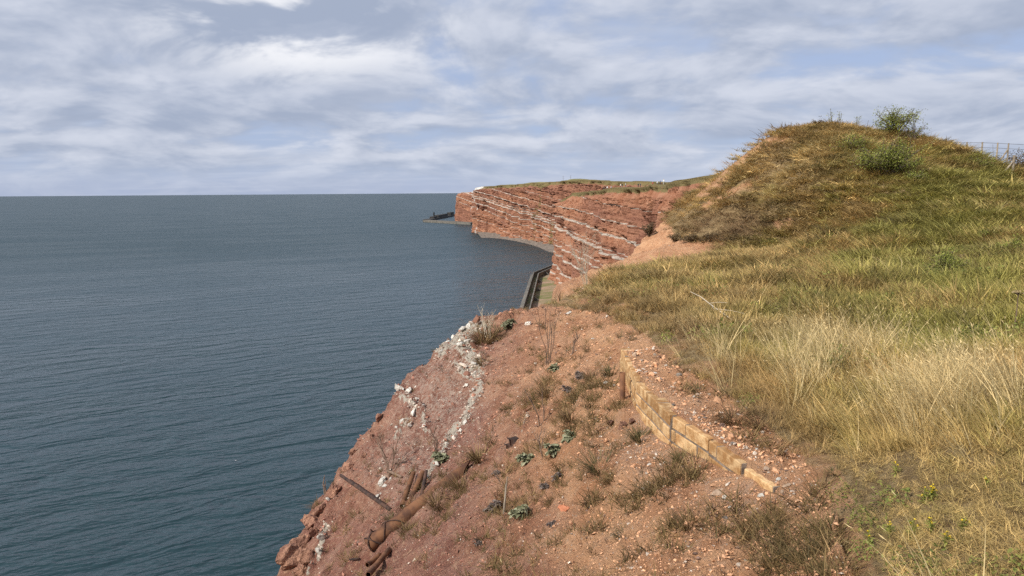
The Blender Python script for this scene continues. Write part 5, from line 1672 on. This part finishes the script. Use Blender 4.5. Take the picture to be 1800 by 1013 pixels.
        for j in range(n):
            tip = Vector((r.gauss(0, 0.016), r.gauss(0, 0.016), r.uniform(0.07, 0.12)))
            st.tube([(0, 0, -0.02), tip * 0.5, tip], [0.003, 0.0025, 0.002], 4)
            fl = MB()
            for m in range(9):
                fl.leaf(tip, Vector((r.gauss(0, 1), r.gauss(0, 1), r.gauss(0.5, 0.6))), Vector((0, 0, 1)), 0.011, 0.008, r.random(), 0.1)
            fl.obj('flower_head', MAT_YELLOW, root)
            for m in range(7):
                q = tip * r.uniform(0.1, 0.85)
                lf.leaf(q, Vector((r.gauss(0, 1), r.gauss(0, 1), r.gauss(0.3, 0.5))), Vector((0, 0, 1)), 0.045, 0.014, r.random(), 0.1)
        st.obj('stem', MAT_BUSH, root); lf.obj('leaves', MAT_BUSH, root)

build_plants()


# ------------------------------------------------------------------ shrubs on the hill
def bush(px, py, wpx, hpx, label, name='bush', leaves=2200, mat=None, leafpx=2.4, open_=0.0, sprays=14, group=None, seed=0):
    """woody bush: branches and a loose cloud of leaves gathered on twigs"""
    p, D = ground_at(px, py)
    k = D / FPX; Rw = wpx * 0.5 * k; H = hpx * k
    r = random.Random(int(px + py * 3) + seed)
    root = empty(name, p); tag(root, label, 'bush', group)
    br = MB(); lf = MB(); tips = []
    for i in range(sprays):
        a = r.uniform(0, 6.283); e = math.sqrt(r.random())
        tip = Vector((math.cos(a) * Rw * e, math.sin(a) * Rw * 0.8 * e, H * (r.uniform(0.45, 1.0) - 0.3 * e * e)))
        mid = tip * 0.5 + Vector((r.gauss(0, 0.08) * Rw, r.gauss(0, 0.08) * Rw, 0.08 * H))
        br.tube([(r.gauss(0, 0.06) * Rw, r.gauss(0, 0.06) * Rw, -0.1), mid, tip], [0.025 * Rw, 0.016 * Rw, 0.006 * Rw], 5)
        for j in range(5):
            t = r.uniform(0.35, 1.0)
            q = (mid.lerp(tip, (t - 0.5) * 2) if t > 0.5 else mid * (t * 2))
            q2 = q + Vector((r.gauss(0, 0.24) * Rw, r.gauss(0, 0.24) * Rw, r.gauss(0.04, 0.14) * H))
            q2.z = max(q2.z, 0.03 * H)
            br.tube([q, q.lerp(q2, 0.5) + Vector((0, 0, 0.02 * H)), q2], [0.008 * Rw, 0.006 * Rw, 0.003 * Rw], 4)
            tips.append((q, q2))
    for i in range(leaves):
        q, q2 = tips[r.randrange(len(tips))]
        t = r.random()
        pos = q.lerp(q2, t) + Vector((r.gauss(0, 0.055), r.gauss(0, 0.055), r.gauss(0, 0.05))) * Rw * 1.5
        L = leafpx * k * r.uniform(0.7, 1.5)
        lf.leaf(pos, Vector((r.gauss(0, 1), r.gauss(0, 1), r.gauss(0, 0.7))), Vector((r.gauss(0, 0.5), r.gauss(0, 0.5), 1)), L, L * 0.6, r.random(), 0.15)
    br.obj('branches', MAT_BARK, root); lf.obj('foliage', mat or MAT_BUSH, root)
    return root


def build_hill_plants():
    bush(1575, 238, 96, 50, 'leafy green bush standing on the crest of the hill', leaves=3000, sprays=20)
    bush(1605, 246, 60, 50, 'sparse twiggy bush right of the leafy bush on the crest', leaves=260, sprays=14)
    bush(1560, 306, 120, 62, 'broad dark green bush on the hillside below the crest', leaves=8500, sprays=34, leafpx=2.2)
    bush(1500, 266, 70, 34, 'low green scrub left of the hillside bush', leaves=1200, sprays=12, leafpx=2.0)
    bush(1605, 322, 70, 26, 'low dark scrub at the right foot of the hillside bush', leaves=1100, sprays=12, leafpx=2.0)
    bush(1440, 222, 26, 14, 'small brown scrub on the hill crest at its left', mat=MAT_BUSHBROWN, leaves=400, sprays=8, leafpx=1.8)
    bush(1790, 300, 70, 38, 'brown green shrub at the right edge behind the fence', mat=MAT_BUSHBROWN, leaves=2600, sprays=18, leafpx=2.2)
    bush(1715, 296, 56, 24, 'yellow green scrub below the fence on the hill', leaves=700, sprays=10, leafpx=2.0)
    bush(1665, 484, 84, 48, 'low dark bramble in the meadow at the foot of the hill', leaves=1700, sprays=16, leafpx=3.0)
    bush(1775, 446, 54, 36, 'low dark bramble at the right edge of the meadow', leaves=700, sprays=10, leafpx=3.0)
    bush(1742, 424, 56, 26, 'flat bramble spray above the low bramble in the meadow', leaves=500, sprays=9, leafpx=2.6)
    bush(1445, 382, 26, 18, 'tiny dark green scrub patch on the lower hillside', leaves=260, sprays=6, leafpx=2.2)
    bush(1462, 432, 32, 22, 'tiny green scrub patch where hill and meadow meet', leaves=300, sprays=6, leafpx=2.4)
    bush(1141, 402, 32, 26, 'dark scrub bush clinging to the top of the red scree', mat=MAT_BUSHBROWN, leaves=1500, sprays=14, leafpx=2.0)
    for i, (px, w, h) in enumerate(((1185, 40, 12), (1215, 44, 13), (1250, 44, 14), (1285, 40, 12))):
        bush(px, 424 + i % 2, w, h, ['dark heath cushion overhanging the red scree, leftmost of four', 'dark heath cushion overhanging the red scree, second of four', 'dark heath cushion overhanging the red scree, third of four', 'dark heath cushion above the red scree, rightmost of four'][i],
             name='heath_cushion', mat=MAT_BUSHBROWN, leaves=1500, sprays=14, leafpx=1.8, group='heath cushions above the scree')
    # leafy stalks that stand up against the sky
    for i, (px, py, h, lab) in enumerate(((1462, 218, 24, 'leafy stalk against the sky left on the hill crest'), (1476, 218, 20, 'second leafy stalk against the sky on the hill crest'), (1506, 222, 18, 'leafy stalk against the sky between stalks and bush'), (1519, 238, 30, 'thin bare stalk against the sky left of the crest bush'), (1747, 300, 42, 'thin bare stalk rising between the fence posts'))):
        p, D = ground_at(px, py + 6); k = D / FPX; r = random.Random(i + 40)
        root = empty('tall_stalk', p); tag(root, lab, 'stalk')
        st = MB(); lf = MB(); H = h * k + 0.25
        for j in range(3 if i < 3 else 1):
            tip = Vector((r.gauss(0, 0.14), r.gauss(0, 0.1), H * r.uniform(0.8, 1.05)))
            st.tube([(0, 0, -0.1), tip * 0.5, tip], [0.014, 0.011, 0.007], 4)
            if i < 3:
                for m in range(22):
                    lf.leaf(tip * r.uniform(0.4, 1.0) + Vector((r.gauss(0, 0.07), r.gauss(0, 0.07), 0)), Vector((r.gauss(0, 1), r.gauss(0, 1), r.gauss(0, 0.6))), Vector((0, 0, 1)), 0.09, 0.055, r.random(), 0.1)
        st.obj('stem', MAT_BARK, root)
        if i < 3: lf.obj('leaves', MAT_BUSH, root)

build_hill_plants()


# ------------------------------------------------------------------ fence on the saddle
def build_fence():
    D = 46.0
    xs = [(1700, 250), (1727, 250), (1754, 251), (1773, 252)]
    pts = []
    for (px, top) in xs:
        q = P(float(px), float(top), D); pts.append(Vector((q[0], q[1], q[2] + CAM_H)))
    root = empty('wire_fence', (pts[0].x, pts[0].y, ground_z(pts[0].x, pts[0].y)))
    tag(root, 'wire fence with thin wooden posts beyond the right shoulder of the hill', 'fence')
    for q in pts:
        z0 = ground_z(q.x, q.y) - 0.3
        m = MB(); m.tube([Vector((q.x, q.y, z0)) - root.location, Vector((q.x, q.y, (z0 + q.z) / 2)) - root.location, q - root.location], [0.055, 0.05, 0.045], 8)
        m.obj('post', MAT_WOOD, root)
    m = MB(); q = pts[3]; zb = ground_z(q.x - 0.8, q.y)
    m.tube([Vector((q.x - 0.85, q.y - 0.1, zb)) - root.location, q - Vector((0, 0, 0.35)) - root.location], [0.045, 0.04], 8); m.obj('brace', MAT_WOOD, root)
    for f in (0.04, 0.34, 0.64):
        line = [Vector((q.x, q.y, q.z - f)) - root.location for q in pts]
        line = [line[0] + (line[0] - line[1]) * 1.0] + line + [line[-1] + (line[-1] - line[-2]) * 1.5]
        m = MB(); m.tube(line, [0.011] * len(line), 4); m.obj('wire', MAT_WIRE, root)
    # stout end post with a brace in front
    p, D2 = ground_at(1779, 314)
    k = D2 / FPX
    root = empty('gate_post', p); tag(root, 'stout wooden gate post with a slanting brace at the right edge', 'post')
    m = MB(); m.tube([(0, 0, -0.3), (0, 0, 18 * k), (0.02, 0, 40 * k)], [0.075, 0.07, 0.065], 10); m.obj('upright', MAT_WOOD, root)
    m = MB(); m.tube([(-20 * k, -0.1, 6 * k), (-1 * k, 0, 29 * k)], [0.05, 0.045], 8); m.obj('brace', MAT_WOOD, root)

build_fence()


# ------------------------------------------------------------------ far away: visitors and masts on the plateau
def person(name, loc, shirt, legs, label, facing=0.0, hgt=1.72, stride=0.12, hat=None):
    """a standing visitor as one skinned body with coloured faces"""
    s = hgt / 1.75
    V = [(0, 0, .95), (0, 0, 1.18), (0, 0.01, 1.42), (0, 0.0, 1.53), (0, .02, 1.62), (0, .02, 1.74),
         (.10, 0, .90), (.11, stride, .50), (.11, stride * 1.1, .08), (.11, stride * 1.1 + .14, .04), (-.10, 0, .90), (-.11, -stride, .50), (-.11, -stride * 1.3, .08), (-.11, -stride * 1.3 + .14, .04),
         (.19, 0, 1.40), (.25, -.05, 1.12), (.24, .08, .90), (-.19, 0, 1.40), (-.25, .04, 1.12), (-.24, .14, .92)]
    E = [(0, 1), (1, 2), (2, 3), (3, 4), (4, 5), (0, 6), (6, 7), (7, 8), (8, 9), (0, 10), (10, 11), (11, 12), (12, 13), (2, 14), (14, 15), (15, 16), (2, 17), (17, 18), (18, 19)]
    R = [.15, .14, .15, .06, .10, .08, .10, .075, .05, .04, .10, .075, .05, .04, .07, .05, .04, .07, .05, .04]
    me = bpy.data.meshes.new(name)
    me.from_pydata([(x * s, y * s, z * s) for x, y, z in V], E, [])
    o = link(bpy.data.objects.new(name, me))
    md = o.modifiers.new('skin', 'SKIN')
    for i, sv in enumerate(me.skin_vertices[0].data):
        sv.radius = (R[i] * s, R[i] * s * 0.85); sv.use_root = (i == 0)
    sb = o.modifiers.new('sub', 'SUBSURF'); sb.levels = 1; sb.render_levels = 1
    m, t = new_mat(name + '_clothes')
    co = t.n('ShaderNodeTexCoord').outputs['Object']
    z = t.n('ShaderNodeSeparateXYZ', {0: co}).outputs[2]
    c = t.mix(t.math('GREATER_THAN', z, 0.92 * s), legs, shirt)
    c = t.mix(t.math('GREATER_THAN', z, 1.50 * s), c, (0.45, 0.28, 0.20))
    c = t.mix(t.math('GREATER_THAN', z, 1.69 * s), c, hat or (0.08, 0.05, 0.035))
    b = t.n('ShaderNodeBsdfPrincipled', {'Base Color': c, 'Roughness': 0.8})
    finish(t, b.outputs[0])
    me.materials.append(m)
    o.location = loc; o.rotation_euler = (0, 0, facing)
    tag(o, label, 'person', 'visitors on the plateau')
    return o


def stand_on_plateau(px, inland=4.5):
    """a spot a few metres behind the brink of the middle cliff, in the direction of a photo column"""
    for D in np.arange(392.0, 170.0, -2.0):
        x = (px - 900.0) / FPX * D
        bx = float(np.interp(D, BRY, BRX))
        if x - bx < inland:
            break
    else:
        return None
    best = None
    for o in scene.objects:
        if o.type == 'MESH' and o.name.split('.')[0] in ('plateau', 'cliff'):
            hit, loc, nrm, idx = o.ray_cast(Vector((x, D, 120.0)), Vector((0, 0, -1)))
            if hit and (best is None or loc.z > best.z): best = loc.copy()
    return best

_ord = np.argsort(brink_mid[:, 1])
BRY, BRX = brink_mid[_ord, 1], brink_mid[_ord, 0]


def build_far():
    W_ = (0.75, 0.75, 0.72); K = (0.03, 0.03, 0.035); B = (0.05, 0.08, 0.16); RD = (0.35, 0.06, 0.05); G = (0.25, 0.25, 0.25)
    ppl = [(1061, 333, 1.8, K, K, 'visitor in black, left of the first group on the plateau'), (1063.5, 333, 1.75, K, B, 'visitor in black with blue trousers in the first plateau group'), (1067, 333, 1.7, W_, B, 'visitor in a white top right behind the visitors in black'),
           (1074, 332, 1.75, W_, G, 'visitor in white with grey trousers walking apart on the plateau'), (1090, 331.5, 1.6, W_, K, 'visitor in white, first of three further along the path'), (1093, 331.5, 1.7, K, B, 'visitor in black, middle of three further along the path'), (1099, 331.5, 1.65, W_, B, 'visitor in white, last of three further along the path'),
           (1121, 329, 1.7, K, K, 'dark clad visitor, left of the pair on the plateau skyline'), (1124.5, 329, 1.7, B, K, 'dark clad visitor, right of the pair on the plateau skyline'), (1146, 329, 1.75, RD, K, 'visitor in red near the red bluff'), (1154, 328.5, 1.8, W_, K, 'tall visitor in white near the red bluff'), (1159, 328.5, 1.78, B, K, 'visitor in blue beside the tall one in white'), (1165, 329, 1.7, W_, W_, 'visitor all in white nearest the red bluff')]
    for i, (px, py, h, sh, lg, lab) in enumerate(ppl):
        p = stand_on_plateau(px)
        if p is None: continue
        person('person', p, sh, lg, lab, facing=i * 1.3, hgt=h * 1.0)
    for (px, top, h, lab) in ((990, 309, 13, 'thin lattice mast on the far plateau, left of two'), (1003, 308, 14, 'thin antenna mast on the far plateau mound, right of two')):
        D = 700.0
        q = P(float(px), float(top), D)
        t_ = Vector((q[0], q[1], q[2] + CAM_H)); b_ = t_ - Vector((0, 0, 13.0))
        root = empty('radio_mast', b_); tag(root, lab, 'mast')
        m = MB(); m.tube([(0, 0, -4), (0, 0, 6), (0, 0, 13)], [0.16, 0.13, 0.07], 6); m.obj('pole', MAT_WIRE, root)
        m = MB()
        for zz, wv in ((8, 1.2), (10.5, 1.0), (12, 0.7)): m.tube([(-wv, 0, zz), (wv, 0, zz)], [0.06, 0.06], 5)
        m.obj('crossarms', MAT_WIRE, root)

build_far()


def build_gull():
    q = P(414.0, 810.0, 84.0)
    V = [(0, -0.22, 0), (0, -0.05, 0.01), (0, 0.12, 0.02), (0, 0.24, 0.04), (0.25, 0.06, 0.10), (0.62, -0.06, 0.05), (-0.25, 0.06, 0.10), (-0.62, -0.06, 0.05)]
    E = [(0, 1), (1, 2), (2, 3), (2, 4), (4, 5), (2, 6), (6, 7)]
    R = [0.03, 0.07, 0.07, 0.04, 0.05, 0.015, 0.05, 0.015]
    me = bpy.data.meshes.new('gull'); me.from_pydata(V, E, [])
    o = link(bpy.data.objects.new('gull', me)); o.modifiers.new('skin', 'SKIN')
    for i, sv in enumerate(me.skin_vertices[0].data):
        sv.radius = (R[i], R[i] * 0.6); sv.use_root = (i == 1)
    o.modifiers.new('sub', 'SUBSURF').render_levels = 1
    me.materials.append(MAT_GULL)
    o.location = (q[0], q[1], q[2] + CAM_H); o.rotation_euler = (0.1, 0.35, 1.1); o.scale = (0.5, 0.5, 0.5)
    tag(o, 'small white gull flying low over the sea', 'gull')

MAT_GULL = simple_mat('gull_feathers', (0.70, 0.70, 0.70), (0.82, 0.82, 0.80), scale=4)
build_gull()
